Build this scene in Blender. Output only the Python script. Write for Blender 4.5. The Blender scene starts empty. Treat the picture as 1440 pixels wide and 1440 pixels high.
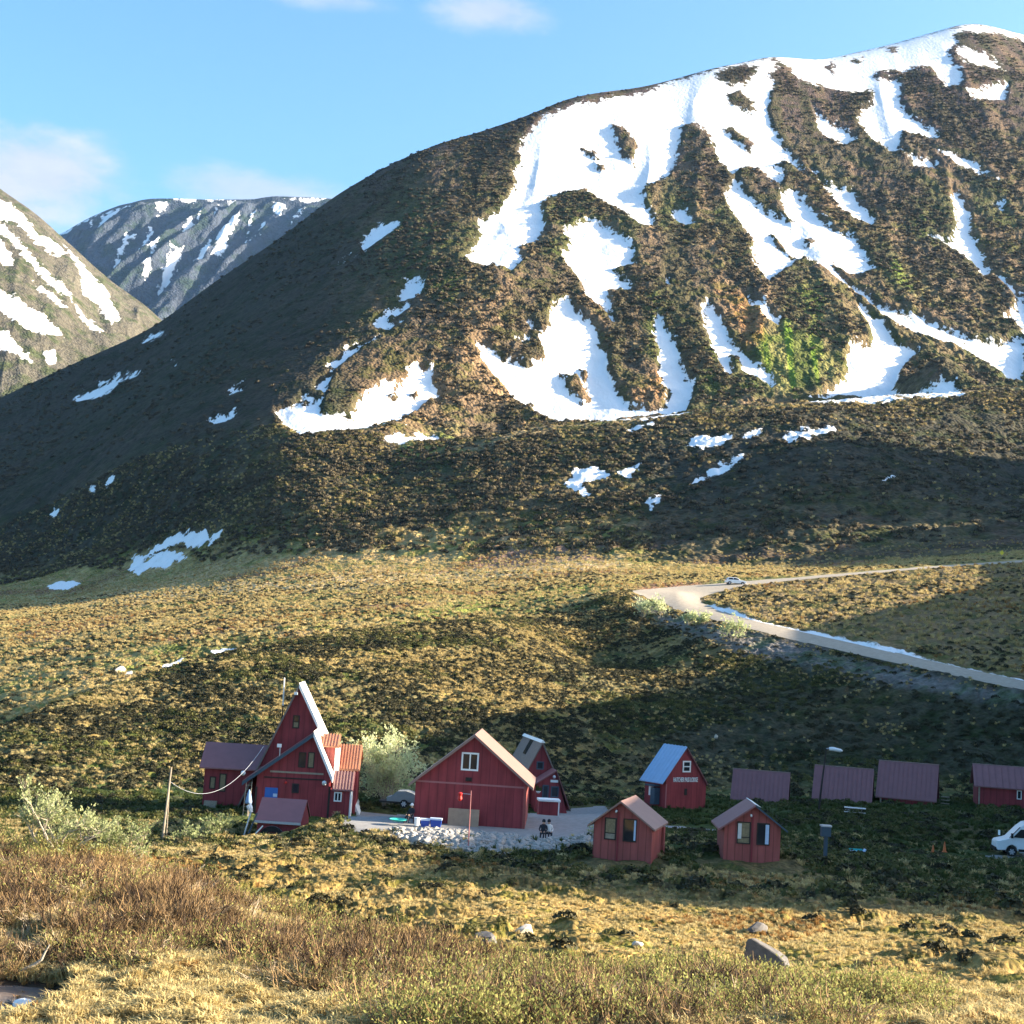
import bpy, bmesh, math, random
import numpy as np
from mathutils import Vector, Matrix
scn = bpy.context.scene
COL = scn.collection
R = math.radians
# ---------------------------------------------------------------- camera
F, PITCH, ROLL = 1978.0, R(5.77), R(3.5)          # focal length in photo pixels (1440 wide)
cam = bpy.data.cameras.new('camera'); cam.sensor_width = 36; cam.lens = 36*F/1440
cam.clip_start = 0.5; cam.clip_end = 60000
co = bpy.data.objects.new('camera', cam); COL.objects.link(co)
fw = Vector((0, math.cos(PITCH), math.sin(PITCH))); up0 = Vector((0, -math.sin(PITCH), math.cos(PITCH)))
rt0 = Vector((1, 0, 0))
# the photograph is tilted: verticals lean to the right
UP = up0*math.cos(ROLL) - rt0*math.sin(ROLL); RT = rt0*math.cos(ROLL) + up0*math.sin(ROLL)
co.matrix_world = Matrix(((RT.x, UP.x, -fw.x, 0), (RT.y, UP.y, -fw.y, 0), (RT.z, UP.z, -fw.z, 0), (0, 0, 0, 1)))
scn.camera = co
# ---------------------------------------------------------------- light
SUN_EL, SUN_AZ = R(19), R(4)                       # azimuth: from +x towards +y
TANE = math.tan(SUN_EL)
sd = Vector((math.cos(SUN_AZ)*math.cos(SUN_EL), math.sin(SUN_AZ)*math.cos(SUN_EL), math.sin(SUN_EL)))
sl = bpy.data.lights.new('sun', 'SUN'); sl.energy = 5.0; sl.angle = R(0.5); sl.color = (1.0, 0.85, 0.64)
so = bpy.data.objects.new('sun', sl); COL.objects.link(so)
so.rotation_euler = sd.to_track_quat('Z', 'Y').to_euler()
scn.view_settings.view_transform = 'Standard'; scn.view_settings.look = 'None'
scn.view_settings.gamma = 1; scn.view_settings.use_curve_mapping = False
scn.view_settings.exposure = 2.33
world = bpy.data.worlds.new('World'); scn.world = world; world.use_nodes = True
def nodes_of(nt):
    nt.nodes.clear()
    def N(typ, **kw):
        n = nt.nodes.new(typ)
        for k, v in kw.items():
            if k.startswith('i_'):
                key = k[2:]
                n.inputs[int(key) if key.isdigit() else key.replace('_', ' ')].default_value = v
            else: setattr(n, k, v)
        return n
    def L(a, ao, b, bi): nt.links.new(a.outputs[ao], b.inputs[bi])
    return N, L
N, L = nodes_of(world.node_tree)
sky = N('ShaderNodeTexSky', sky_type='NISHITA', sun_disc=False, sun_elevation=SUN_EL,
        sun_rotation=math.pi/2 - SUN_AZ, altitude=300, air_density=1.0, dust_density=2.6, ozone_density=2.5)
bg = N('ShaderNodeBackground', i_Strength=0.08); out = N('ShaderNodeOutputWorld')
tc = N('ShaderNodeTexCoord')
def px_dir(px, py):
    a, b = (px-720)/F, (720-py)/F
    return (fw + RT*a + UP*b).normalized()
# clouds: a few soft banks lying along the sky, broken by noise
mp = N('ShaderNodeMapping'); mp.inputs['Scale'].default_value = (1, 1, 2.2); L(tc, 'Generated', mp, 'Vector')
n1 = N('ShaderNodeTexNoise', i_Scale=13.0, i_Detail=9.0, i_Roughness=0.62); L(mp, 0, n1, 'Vector')
n2 = N('ShaderNodeTexNoise', i_Scale=2.3, i_Detail=3.0, i_Roughness=0.5); L(mp, 0, n2, 'Vector')
prev = None
def blob(px, py, sx, sy, gain):
    """soft elliptic mask about a direction of the sky (angular sizes)"""
    global prev
    d = px_dir(px, py); rx = Vector((d.y, -d.x, 0)).normalized(); uy = rx.cross(d).normalized()
    if uy.z < 0: uy = -uy
    a = N('ShaderNodeVectorMath', operation='DOT_PRODUCT'); a.inputs[1].default_value = rx/sx; L(tc, 'Generated', a, 0)
    b = N('ShaderNodeVectorMath', operation='DOT_PRODUCT'); b.inputs[1].default_value = uy/sy; L(tc, 'Generated', b, 0)
    f = N('ShaderNodeVectorMath', operation='DOT_PRODUCT'); f.inputs[1].default_value = d; L(tc, 'Generated', f, 0)
    ca = N('ShaderNodeCombineXYZ'); L(a, 'Value', ca, 0); L(b, 'Value', ca, 1)
    ln = N('ShaderNodeVectorMath', operation='LENGTH'); L(ca, 0, ln, 0)
    nz = N('ShaderNodeMath', operation='MULTIPLY_ADD'); L(n1, 'Fac', nz, 0); nz.inputs[1].default_value = -1.9; L(ln, 'Value', nz, 2)
    mr = N('ShaderNodeMapRange', interpolation_type='SMOOTHSTEP'); L(nz, 0, mr, 'Value')
    mr.inputs['From Min'].default_value = 0.35; mr.inputs['From Max'].default_value = -0.60; mr.inputs['To Max'].default_value = gain
    gt = N('ShaderNodeMath', operation='GREATER_THAN'); L(f, 'Value', gt, 0); gt.inputs[1].default_value = 0.5
    mu = N('ShaderNodeMath', operation='MULTIPLY'); L(mr, 0, mu, 0); L(gt, 0, mu, 1)
    if prev is None: prev = mu
    else:
        ad = N('ShaderNodeMath', operation='MAXIMUM'); L(prev, 0, ad, 0); L(mu, 0, ad, 1); prev = ad
blob(58, 242, 0.060, 0.030, 0.95); blob(-60, 250, 0.085, 0.042, 1.0); blob(352, 266, 0.06, 0.014, 0.7)
blob(690, 16, 0.040, 0.014, 0.75); blob(455, -6, 0.04, 0.009, 0.45)
# the same broken cloud goes on over the rest of the sky, low and thin
th = N('ShaderNodeMapRange', interpolation_type='SMOOTHSTEP'); L(n2, 'Fac', th, 'Value')
th.inputs['From Min'].default_value = 0.66; th.inputs['From Max'].default_value = 0.85; th.inputs['To Max'].default_value = 0.5
mx0 = N('ShaderNodeMath', operation='MAXIMUM'); L(prev, 0, mx0, 0); L(th, 0, mx0, 1)
cl = N('ShaderNodeMixRGB'); L(n1, 'Fac', cl, 0); cl.inputs[1].default_value = (1.2, 1.5, 2.1, 1); cl.inputs[2].default_value = (2.7, 2.7, 2.85, 1)
hs = N('ShaderNodeHueSaturation', i_Hue=0.494, i_Saturation=1.18, i_Value=1.0); L(sky, 0, hs, 'Color')
mx = N('ShaderNodeMixRGB'); L(mx0, 0, mx, 0); L(hs, 0, mx, 1); L(cl, 0, mx, 2)
L(mx, 0, bg, 'Color'); L(bg, 0, out, 'Surface')
# ---------------------------------------------------------------- helpers
def pxts(px, py):
    """photo pixel -> (t, s): x/y and z/y of the ray"""
    a, b = (np.asarray(px, float)-720)/F, (720-np.asarray(py, float))/F
    dx = RT.x*a + UP.x*b + fw.x; dy = RT.y*a + UP.y*b + fw.y; dz = RT.z*a + UP.z*b + fw.z
    return dx/dy, dz/dy
def P(px, py, D):
    t, s = pxts(px, py); return Vector((float(t)*D, D, float(s)*D))
def proj(x, y, z):
    """world -> photo pixel"""
    w = x*fw.x + y*fw.y + z*fw.z
    return 720 + F*(x*RT.x+y*RT.y+z*RT.z)/w, 720 - F*(x*UP.x+y*UP.y+z*UP.z)/w
def tag(o, label=None, cat=None, group=None, kind=None):
    if label: o['label'] = label
    if cat: o['category'] = cat
    if group: o['group'] = group
    if kind: o['kind'] = kind
    return o
def hash01(xi, yi, seed):
    h = (xi*374761393 + yi*668265263 + seed*1442695041) & 0xffffffff
    h = ((h ^ (h >> 13))*1274126177) & 0xffffffff
    h = h ^ (h >> 16)
    return (h & 0xffff)/65535.0
def vnoise(x, y, seed=0):
    x0 = np.floor(x).astype(np.int64); y0 = np.floor(y).astype(np.int64)
    fx, fy = x-x0, y-y0
    ux, uy = fx*fx*(3-2*fx), fy*fy*(3-2*fy)
    a = hash01(x0, y0, seed); b = hash01(x0+1, y0, seed); c = hash01(x0, y0+1, seed); d = hash01(x0+1, y0+1, seed)
    return (a+(b-a)*ux)*(1-uy) + (c+(d-c)*ux)*uy
def fbm(x, y, oct=4, seed=0, rough=0.5):
    r, a, tot = 0, 1, 0
    for i in range(oct):
        ca, sa = math.cos(0.6*i), math.sin(0.6*i)
        r = r + a*vnoise((x*ca-y*sa)*2**i + 17.3*i, (x*sa+y*ca)*2**i - 9.1*i, seed+i); tot += a; a *= rough
    return r/tot
def sstep(a, b, x):
    u = np.clip((x-a)/(b-a), 0, 1); return u*u*(3-2*u)
def pchip_slopes(x, y):
    h = np.diff(x, axis=0); d = np.diff(y, axis=0)/h
    m = np.zeros_like(y)
    w1 = 2*h[1:]+h[:-1]; w2 = h[1:]+2*h[:-1]
    with np.errstate(divide='ignore', invalid='ignore'):
        hm = (w1+w2)/(w1/d[:-1]+w2/d[1:])
    m[1:-1] = np.where(d[:-1]*d[1:] > 0, np.nan_to_num(hm), 0)
    m[0] = d[0]; m[-1] = d[-1]
    return m
def pchip1(xs, ys, x):
    xs = np.asarray(xs, float); ys = np.asarray(ys, float); m = pchip_slopes(xs, ys)
    x = np.clip(x, xs[0], xs[-1]); i = np.clip(np.searchsorted(xs, x, side='right')-1, 0, len(xs)-2)
    h = xs[i+1]-xs[i]; u = (x-xs[i])/h
    return (2*u**3-3*u**2+1)*ys[i] + (u**3-2*u**2+u)*h*m[i] + (-2*u**3+3*u**2)*ys[i+1] + (u**3-u**2)*h*m[i+1]
def poly_sdf(px, py, poly, margin=16):
    """signed distance in pixels to a polygon, positive inside, clipped to margin"""
    p = np.asarray(poly, float); out = np.full(px.shape, -float(margin))
    sel = (px > p[:, 0].min()-margin) & (px < p[:, 0].max()+margin) & (py > p[:, 1].min()-margin) & (py < p[:, 1].max()+margin)
    if not sel.any(): return out
    x, y = px[sel], py[sel]; d2 = np.full(x.shape, 1e9); ins = np.zeros(x.shape, bool)
    for (ax, ay), (bx, by) in zip(p, np.roll(p, -1, 0)):
        ex, ey = bx-ax, by-ay; q = np.clip(((x-ax)*ex+(y-ay)*ey)/(ex*ex+ey*ey+1e-9), 0, 1)
        d2 = np.minimum(d2, (x-ax-q*ex)**2+(y-ay-q*ey)**2)
        if ay != by:
            c = (ay > y) != (by > y); ins ^= c & (x < ex*(y-ay)/(by-ay)+ax)
    d = np.sqrt(d2); out[sel] = np.clip(np.where(ins, d, -d), -margin, margin); return out
# ---------------------------------------------------------------- terrain: one height field fanned out from the viewpoint
T0, T1, NC = -0.49, 0.49, 1026
TG = np.linspace(T0, T1, NC)
def curve(pts):
    tt, dd, zz = [], [], []
    for p in pts:
        if len(p) == 3:
            t, s = pxts(p[0], p[1]); z = float(s)*p[2]
        else: t, z = (p[0]-720)/F, p[3]
        tt.append(float(t)); dd.append(p[2]); zz.append(z)
    o = np.argsort(tt); tt = np.array(tt)[o]; dd = np.array(dd, float)[o]; zz = np.array(zz)[o]
    return pchip1(tt, dd, TG), pchip1(tt, zz, TG)
# control lines from near to far: (photo x, photo y, distance) or (photo x, None, distance, height)
CURVES = [
 [(-150,1720,14),(720,1720,14),(1590,1720,14)],
 [(-150,1440,28),(0,1440,28),(720,1440,28),(1440,1440,28),(1590,1440,28)],
 [(-150,1200,49),(0,1205,48),(200,1232,47),(330,1282,44),(470,1325,41),(600,1352,39),(800,1385,36),(1000,1402,34),(1440,1422,31),(1590,1425,31)],
 [(-150,1250,60),(0,1255,58),(200,1260,57),(330,1280,55),(600,1310,50),(1000,1348,44),(1440,1353,43),(1590,1353,43)],
 [(-150,1215,76),(0,1215,75),(200,1218,75),(400,1196,84),(600,1215,76),(800,1250,66),(1000,1272,62),(1440,1302,58),(1590,1310,58)],
 [(-150,1195,96),(0,1192,95),(300,1187,96),(400,1186,95),(540,1195,91),(660,1203,88),(740,1202,87),(850,1211,77),(1050,1214,77),(1440,1225,84),(1590,1228,84)],
 [(-150,1160,106),(0,1160,105),(300,1168,104),(480,1167,101),(560,1168,97),(740,1172,95),(850,1168,96),(1050,1182,98),(1200,1192,105),(1440,1204,109),(1590,1208,110)],
 [(-150,1128,122),(0,1128,122),(300,1142,120),(480,1146,120),(600,1142,118),(740,1143,118),(850,1138,125),(1050,1135,138),(1200,1134,138),(1440,1139,138),(1590,1142,138)],
 [(-150,1095,138),(0,1098,138),(300,1105,140),(500,1104,142),(740,1112,145),(900,1120,150),(1050,1117,156),(1200,1115,156),(1440,1119,156),(1590,1120,156)],
 [(-150,1080,150),(0,1068,150),(200,1040,162),(400,1010,172),(600,990,186),(800,985,196),(885,985,200),(1000,1000,195),(1200,1025,182),(1440,1050,170),(1590,1060,165)],
 [(-150,1085,158),(0,1028,165),(100,985,182),(200,955,200),(300,925,214),(400,905,226),(500,890,238),(600,880,250),(700,868,263),(800,850,276),(885,832,286),(925,848,276),(960,862,266),(1050,884,246),(1150,909,226),(1250,932,208),(1300,942,200),(1440,972,182),(1590,1004,165)],
 [(-150,1082,175),(0,1036,180),(100,992,196),(200,962,215),(300,932,230),(400,911,242),(500,895,254),(600,884,265),(700,871,276),(800,852,287),(885,831.5,293),(950,834,291),(985,848,280),(1050,870,258),(1150,893,238),(1250,916,219),(1300,928,210),(1440,958,191),(1590,990,174)],
 [(-150,985,255),(0,955,260),(200,915,268),(400,880,290),(600,862,300),(700,855,305),(800,838,312),(885,830.8,300),(960,830.5,306),(1050,823,312),(1200,809,322),(1440,792,335),(1590,784,345)],
 [(-150,885,410),(0,880,420),(200,858,420),(400,836,410),(600,826,390),(700,828,370),(800,826,345),(885,825,320),(960,824,316),(1050,817,321),(1200,805,331),(1440,788,345),(1590,780,355)],
 [(-150,835,720),(0,828,700),(100,822,650),(200,805,600),(300,800,550),(380,792,510),(450,790,500),(600,790,480),(800,787,450),(1000,797,420),(1200,792,400),(1440,777,390),(1590,768,390)],
 [(-150,None,765,22),(0,None,745,32),(200,None,685,53),(300,None,620,57),(400,None,585,60),(520,None,565,56),(640,700,560),(760,692,555),(900,690,540),(1050,662,548),(1180,628,572),(1300,638,588),(1440,662,592),(1590,690,592)],
 [(-150,None,810,38),(0,None,790,50),(200,None,720,85),(300,None,690,92),(400,None,660,97),(520,None,640,83),(640,628,640),(760,601,670),(870,592,682),(970,582,690),(1150,568,712),(1300,557,742),(1440,547,765),(1590,538,770)],
 [(-150,None,860,58),(0,None,840,72),(200,None,800,118),(300,None,790,140),(400,None,760,142),(520,None,720,118),(640,None,710,101),(760,None,735,117),(970,None,750,131),(1150,None,765,142),(1440,None,810,166),(1590,None,815,176)],
 [(-150,None,900,75),(0,None,900,95),(200,None,900,155),(300,None,900,185),(400,None,900,210),(480,None,900,228),(560,None,900,240),(640,None,900,246),(740,None,900,238),(900,None,900,233),(1100,None,900,231),(1440,None,905,222),(1590,None,910,230)],
 [(-150,None,1080,120),(0,None,1080,152),(200,None,1080,219),(300,None,1080,262),(400,None,1080,302),(480,None,1080,327),(560,None,1080,343),(640,None,1080,348),(740,None,1080,350),(900,None,1080,352),(1100,None,1080,350),(1440,None,1080,345),(1590,None,1080,358)],
 [(-150,646,1270),(0,560,1250),(100,513,1220),(200,468,1200),(300,398,1200),(400,330,1200),(460,284,1200),(520,247,1210),(600,209,1230),(680,184,1270),(740,163,1300),(815,135,1360),(900,123,1400),(960,108,1440),(1000,97,1460),(1050,87,1500),(1085,80,1530),(1150,84,1560),(1195,76,1590),(1250,63,1620),(1310,46,1660),(1360,34,1690),(1380,34,1700),(1440,49,1710),(1500,75,1700),(1590,110,1690)],
 [(-150,None,1450,70),(0,None,1430,150),(200,None,1400,190),(460,None,1400,320),(740,None,1500,470),(900,None,1600,520),(1100,None,1750,640),(1370,None,1900,745),(1590,None,1900,700)],
 [(-150,None,2200,-60),(0,None,2200,-60),(460,None,2200,-60),(900,None,2300,60),(1370,None,2600,200),(1590,None,2600,200)],
]
NROW = [22,150,44,60,44,44,50,30,90,90,16,56,44,48,90,80,20,170,115,115,10,8]
CD, CZ = map(np.array, zip(*[curve(c) for c in CURVES]))
for k in range(1, len(CD)):
    CD[k] = np.maximum(CD[k], CD[k-1]+1.5)
def gsm(a, s):
    k = np.exp(-.5*(np.arange(-3*s, 3*s+1)/s)**2); k /= k.sum(); return np.convolve(np.pad(a, 3*s, mode='edge'), k, 'valid')
for k in range(14, len(CD)):
    s_ = 6 if k == len(CD)-3 else 22
    CD[k], CZ[k] = gsm(CD[k], s_), gsm(CZ[k], s_)
MZ = pchip_slopes(CD, CZ); MZ[20] = CZ[20]/CD[20]
Yr, Zr, Kr = [], [], []
for k in range(len(CD)-1):
    n = NROW[k]; last = k == len(CD)-2
    for i in range(n + (1 if last else 0)):
        u = i/n; h = CD[k+1]-CD[k]
        Yr.append(CD[k]+u*h)
        Zr.append((2*u**3-3*u**2+1)*CZ[k]+(u**3-2*u**2+u)*h*MZ[k]+(-2*u**3+3*u**2)*CZ[k+1]+(u**3-u**2)*h*MZ[k+1])
        Kr.append(k+u)
TY = np.array(Yr); TZ = np.array(Zr); KR = np.array(Kr); TX = TG[None, :]*TY
KK = np.repeat(KR[:, None], NC, 1)
def row_of(k):
    i = int(k); return int(sum(NROW[:i])+((k-i)*NROW[i] if i < len(NROW) else 0))
def gz(x, y):
    """height of the ground under (x, y)"""
    c = (x/y-T0)/(T1-T0)*(NC-1); c = min(max(c, 0), NC-1.001); i = int(c); f = c-i
    return (1-f)*np.interp(y, TY[:, i], TZ[:, i]) + f*np.interp(y, TY[:, i+1], TZ[:, i+1])
def hit(px, py, kmin=0, kmax=99):
    """first point of the ground met by the ray through a photo pixel"""
    t, s = pxts(px, py); i = int(round(float((t-T0)/(T1-T0)*(NC-1)))); i = min(max(i, 0), NC-1)
    r0, r1 = row_of(kmin), row_of(min(kmax, len(NROW)))
    q = TZ[r0:r1, i]/TY[r0:r1, i]; j = int(np.argmax(q >= s))
    if q[j] < s: j = int(np.argmax(q))
    j = max(j, 1); a, b = q[j-1], q[j]; f = 0 if b == a else min(max((s-a)/(b-a), 0), 1)
    y = TY[r0+j-1, i]*(1-f)+TY[r0+j, i]*f; z = TZ[r0+j-1, i]*(1-f)+TZ[r0+j, i]*f
    return Vector((float(t)*y, y, z))
# large knolls and hollows: (x, y, radius across, radius along, height)
def bump(px, py, D, rx, ry, h):
    t, s = pxts(px, py); cx, cy = float(t)*D, D
    TZ[:] += h*np.exp(-(((TX-cx)/rx)**2+((TY-cy)/ry)**2))
bump(545, 640, 670, 28, 34, 9)                  # knoll below the foot snow
bump(1322, 522, 800, 19, 26, 26)                # knoll in the snow at the right
bump(846, 885, 250, 12, 24, -8.5); bump(300, 905, 250, 10, 12, -1.6); bump(90, 800, 660, 40, 30, 5); bump(1290, 700, 520, 60, 70, 5)
GPX, GPY = proj(TX, TY, TZ)                     # photo position of every ground point
# flat building pads are pressed in later through this list, before the small relief
def flatten(x, y, z, r0, r1):
    d = np.sqrt((TX-x)**2+(TY-y)**2); w = 1-sstep(r0, r1, d)
    TZ[:] = TZ*(1-w)+z*w
# ---------------------------------------------------------------- snow fields, outlined where they lie on the slopes
def zp(x0, y0, k, pts): return [(x0+x/k, y0+y/k) for x, y in pts]
SNOW = [
 [(735,195),(760,165),(810,145),(905,130),(940,115),(1000,98),(1040,88),(1085,80),(1095,95),(1082,105),(1090,118),(1083,135),(1080,160),(1088,185),(1100,205),(1115,222),(1132,245),(1110,238),(1098,262),(1085,255),(1070,240),(1050,235),(1035,242),(1030,247),(1012,225),(1005,212),(995,188),(975,175),(960,175),(957,195),(952,225),(940,245),(920,258),(905,268),(907,287),(918,303),(920,320),(903,323),(887,313),(873,297),(847,283),(823,263),(787,270),(760,287),(767,313),(760,337),(727,350),(740,363),(720,387),(690,377),(650,363),(660,353),(677,330),(670,313),(703,300),(718,272),(724,255),(720,240),(735,225),(728,212)],
 [(1085,78),(1150,82),(1195,74),(1250,61),(1310,44),(1365,32),(1400,38),(1440,48),(1440,57),(1400,48),(1360,44),(1343,48),(1348,62),(1335,72),(1340,88),(1350,97),(1355,112),(1350,120),(1330,120),(1318,108),(1312,95),(1290,95),(1268,103),(1260,98),(1238,102),(1230,110),(1262,110),(1270,120),(1265,140),(1280,160),(1300,175),(1322,185),(1318,198),(1290,190),(1270,185),(1265,215),(1250,215),(1225,195),(1205,170),(1215,150),(1230,145),(1225,130),(1200,130),(1180,128),(1150,120),(1125,112),(1108,95)],
 [(1140,145),(1160,170),(1185,180),(1205,195),(1190,205),(1165,195),(1150,185),(1148,170)],
 [(1345,65),(1370,70),(1400,88),(1417,102),(1385,95),(1350,85)],[(1360,125),(1420,118),(1415,142),(1370,140)],
 zp(640,250,3,[(450,230),(560,180),(620,200),(700,250),(755,310),(760,380),(700,390),(670,400),(745,450),(745,490),(700,470),(650,480),(660,560),(680,620),(660,620),(640,580),(590,540),(540,490),(530,440),(470,380),(450,330),(490,290)]),
 zp(640,250,3,[(80,710),(120,700),(210,770),(260,780),(300,800),(350,780),(380,760),(360,690),(390,640),(410,530),(470,515),(500,540),(540,590),(610,640),(620,700),(650,750),(640,800),(680,880),(740,960),(820,975),(870,970),(900,900),(850,830),(860,740),(830,650),(850,590),(880,630),(940,720),(960,790),(985,850),(1010,880),(1000,930),(970,1000),(880,1008),(640,1025),(400,1018),(340,990),(250,930),(180,860),(110,780)]),
 zp(640,250,3,[(240,680),(300,670),(330,690),(260,700)]), zp(640,250,3,[(290,600),(330,610),(360,660),(320,650)]),
 zp(640,250,3,[(1040,560),(1070,530),(1110,580),(1160,680),(1180,720),(1230,740),(1280,800),(1330,830),(1360,890),(1340,900),(1270,860),(1210,820),(1190,760),(1150,760),(1180,830),(1150,850),(1110,790),(1080,720),(1050,640)]),
 zp(640,250,3,[(1210,490),(1280,520),(1330,550),(1375,610),(1360,630),(1300,610),(1290,560),(1240,540)]),
 zp(640,250,3,[(910,140),(950,115),(990,150),(1010,200),(970,205),(930,180)]), zp(640,250,3,[(880,430),(910,430),(900,465)]),
 [(1035,250),(1048,272),(1073,293),(1101,308),(1113,317),(1098,290),(1098,274),(1110,268),(1122,270),(1147,305),(1180,330),(1196,330),(1214,351),(1231,382),(1214,386),(1190,384),(1171,376),(1199,397),(1235,424),(1257,437),(1290,443),(1321,461),(1367,482),(1407,488),(1425,478),(1440,476),(1440,543),(1422,540),(1382,513),(1345,491),(1306,479),(1263,458),(1241,440),(1214,415),(1190,400),(1165,385),(1131,363),(1118,370),(1095,388),(1080,400),(1061,378),(1055,354),(1060,340),(1042,318),(1025,295),(1018,274)],
 [(1199,410),(1220,432),(1245,452),(1260,479),(1275,485),(1297,495),(1280,505),(1265,520),(1258,545),(1270,556),(1300,558),(1352,556),(1340,538),(1325,530),(1315,545),(1300,553),(1245,562),(1138,568),(1160,556),(1183,540),(1190,531),(1190,501),(1196,488),(1226,485),(1226,464),(1214,443)],
 [(1140,235),(1150,250),(1171,262),(1199,268),(1214,290),(1231,311),(1226,320),(1196,305),(1183,293),(1159,265),(1143,243)],
 [(1339,265),(1355,284),(1365,299),(1364,320),(1379,354),(1394,385),(1382,388),(1367,369),(1352,360),(1306,337),(1336,342),(1346,323),(1339,290)],
 [(1400,388),(1416,397),(1440,421),(1460,470),(1440,478),(1428,458),(1413,452),(1428,440),(1427,421)],
 [(1391,287),(1413,284),(1410,299)],[(1320,215),(1355,220),(1405,260),(1390,257),(1355,240)],[(1277,222),(1320,230),(1315,240),(1285,238)],
 zp(360,250,3,[(440,285),(460,240),(510,200),(615,185),(600,220),(520,270),(470,300),(455,315)]),
 zp(360,250,3,[(320,375),(370,345),(420,330),(400,345),(360,365)]),
 zp(360,250,3,[(640,410),(705,410),(705,470),(680,500),(600,510),(600,470)]),
 zp(360,250,3,[(490,625),(510,580),(580,540),(650,520),(655,550),(610,570),(570,590),(620,610),(560,640)]),
 zp(360,250,3,[(520,680),(440,690),(370,730),(310,770),(300,800),(340,805),(390,760),(450,710)]),
 zp(360,250,3,[(260,850),(330,810),(310,860),(290,920),(280,900),(240,885)]),
 zp(360,250,3,[(90,985),(140,965),(200,910),(280,930),(270,985),(400,1000),(420,950),(480,890),(530,865),(600,865),(680,785),(750,820),(740,880),(780,905),(830,940),(740,930),(640,1000),(540,1030),(380,1050),(180,1080),(130,1040)]),
 zp(360,250,3,[(540,1110),(590,1075),(680,1085),(780,1095),(760,1105),(640,1105),(610,1130)]),
 zp(0,400,2.88,[(300,470),(340,430),(430,390),(500,360),(565,345),(560,365),(480,400),(440,440),(380,460)]),
 zp(0,400,2.88,[(580,235),(610,205),(665,180),(655,205),(620,220)]), zp(0,400,2.88,[(910,440),(950,415),(995,405),(985,425),(930,447)]),
 zp(0,400,2.88,[(845,550),(890,530),(950,510),(940,530),(880,550)]), zp(0,400,2.88,[(425,810),(440,790),(465,788),(450,805)]),
 zp(0,400,2.88,[(368,838),(380,832),(378,842)]), zp(0,400,2.88,[(205,938),(220,925),(230,930),(218,942)]), zp(0,400,2.88,[(700,325),(712,322),(708,332)]),
 zp(0,400,2.88,[(605,1095),(690,1040),(780,1008),(840,1012),(850,1040),(810,1070),(760,1080),(735,1055),(680,1070),(640,1085)]),
 zp(0,400,2.88,[(520,1160),(550,1110),(580,1105),(590,1130),(640,1120),(680,1095),(720,1105),(760,1105),(760,1120),(700,1130),(660,1165),(620,1150),(590,1165),(560,1185)]),
 zp(0,400,2.88,[(845,1060),(860,1020),(885,1010),(880,1035)]), zp(0,400,2.88,[(180,1228),(230,1205),(300,1200),(330,1215),(280,1240),(220,1242)]),
 zp(640,250,3,[(460,1290),(520,1240),(600,1230),(645,1250),(600,1265),(540,1290),(520,1310),(570,1340),(540,1350)]),
 zp(640,250,3,[(980,1140),(1040,1110),(1155,1105),(1130,1125),(1040,1155)]), zp(640,250,3,[(1010,1285),(1080,1240),(1160,1200),(1215,1180),(1190,1210),(1120,1255)]),
 zp(640,250,3,[(1210,1105),(1280,1080),(1270,1100)]), zp(1000,250,3.27,[(320,1205),(370,1180),(570,1165),(470,1192),(350,1222)]),
 zp(640,250,3,[(690,1250),(780,1205),(770,1225),(720,1255)]), zp(640,250,3,[(790,1380),(860,1360),(865,1385),(820,1405)]), zp(640,250,3,[(740,1060),(830,1045),(790,1058)]),
 zp(1000,250,3.27,[(790,1390),(815,1370),(830,1372),(822,1390)]),
 zp(0,700,2.88,[(850,632),(900,615),(960,613),(965,640),(920,655),(870,652)]), zp(0,700,2.88,[(655,690),(700,672),(750,655),(720,682),(680,694)]),
 zp(0,700,2.88,[(500,715),(535,710),(535,724),(505,726)]),
 [(985,848),(1030,861),(1060,871),(1100,881),(1150,891),(1200,903.5),(1250,912),(1300,925.5),(1370,941),(1440,957),(1440,959),(1300,929),(1250,917),(1200,906),(1100,884.5),(1030,867),(1000,857)],
]
HOLES = [
 [(860,175),(880,185),(893,200),(890,230),(875,220),(868,200)],[(820,210),(840,216),(838,222)],[(836,228),(850,232),(846,238)],
 [(1005,103),(1022,97),(1045,91),(1068,97),(1045,120),(1025,120)],[(1022,135),(1040,129),(1058,145),(1060,162),(1030,150)],[(1017,182),(1030,182),(1065,210),(1050,210)],
 [(1162,95),(1170,88),(1172,103)],[(1200,86),(1212,82),(1208,89)],[(1248,69),(1262,66),(1256,73)],
 zp(640,250,3,[(450,830),(520,840),(570,920),(540,940),(480,900)]), zp(640,250,3,[(525,805),(560,815),(545,842)]),
 [(1090,235),(1105,228),(1125,240),(1108,246)], [(1085,330),(1100,345),(1112,362),(1092,345)], [(1130,338),(1142,344),(1138,348)],
 zp(360,250,3,[(180,945),(215,935),(205,950)]), zp(360,250,3,[(560,905),(590,900),(585,915)]), zp(360,250,3,[(650,905),(685,900),(680,920)]), zp(360,250,3,[(560,580),(610,585),(600,600),(570,596)]),
 [(1285,528),(1305,524),(1310,540),(1290,545)],
]
def snow_field(px, py, k):
    s = np.full(px.shape, -16.0)
    for p in SNOW:
        ok = k < 10.6 if p[0] == (983,846) else None
        v = poly_sdf(px, py, p); s = np.maximum(s, v)
    for p in HOLES: s = np.minimum(s, -poly_sdf(px, py, p))
    return s
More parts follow.
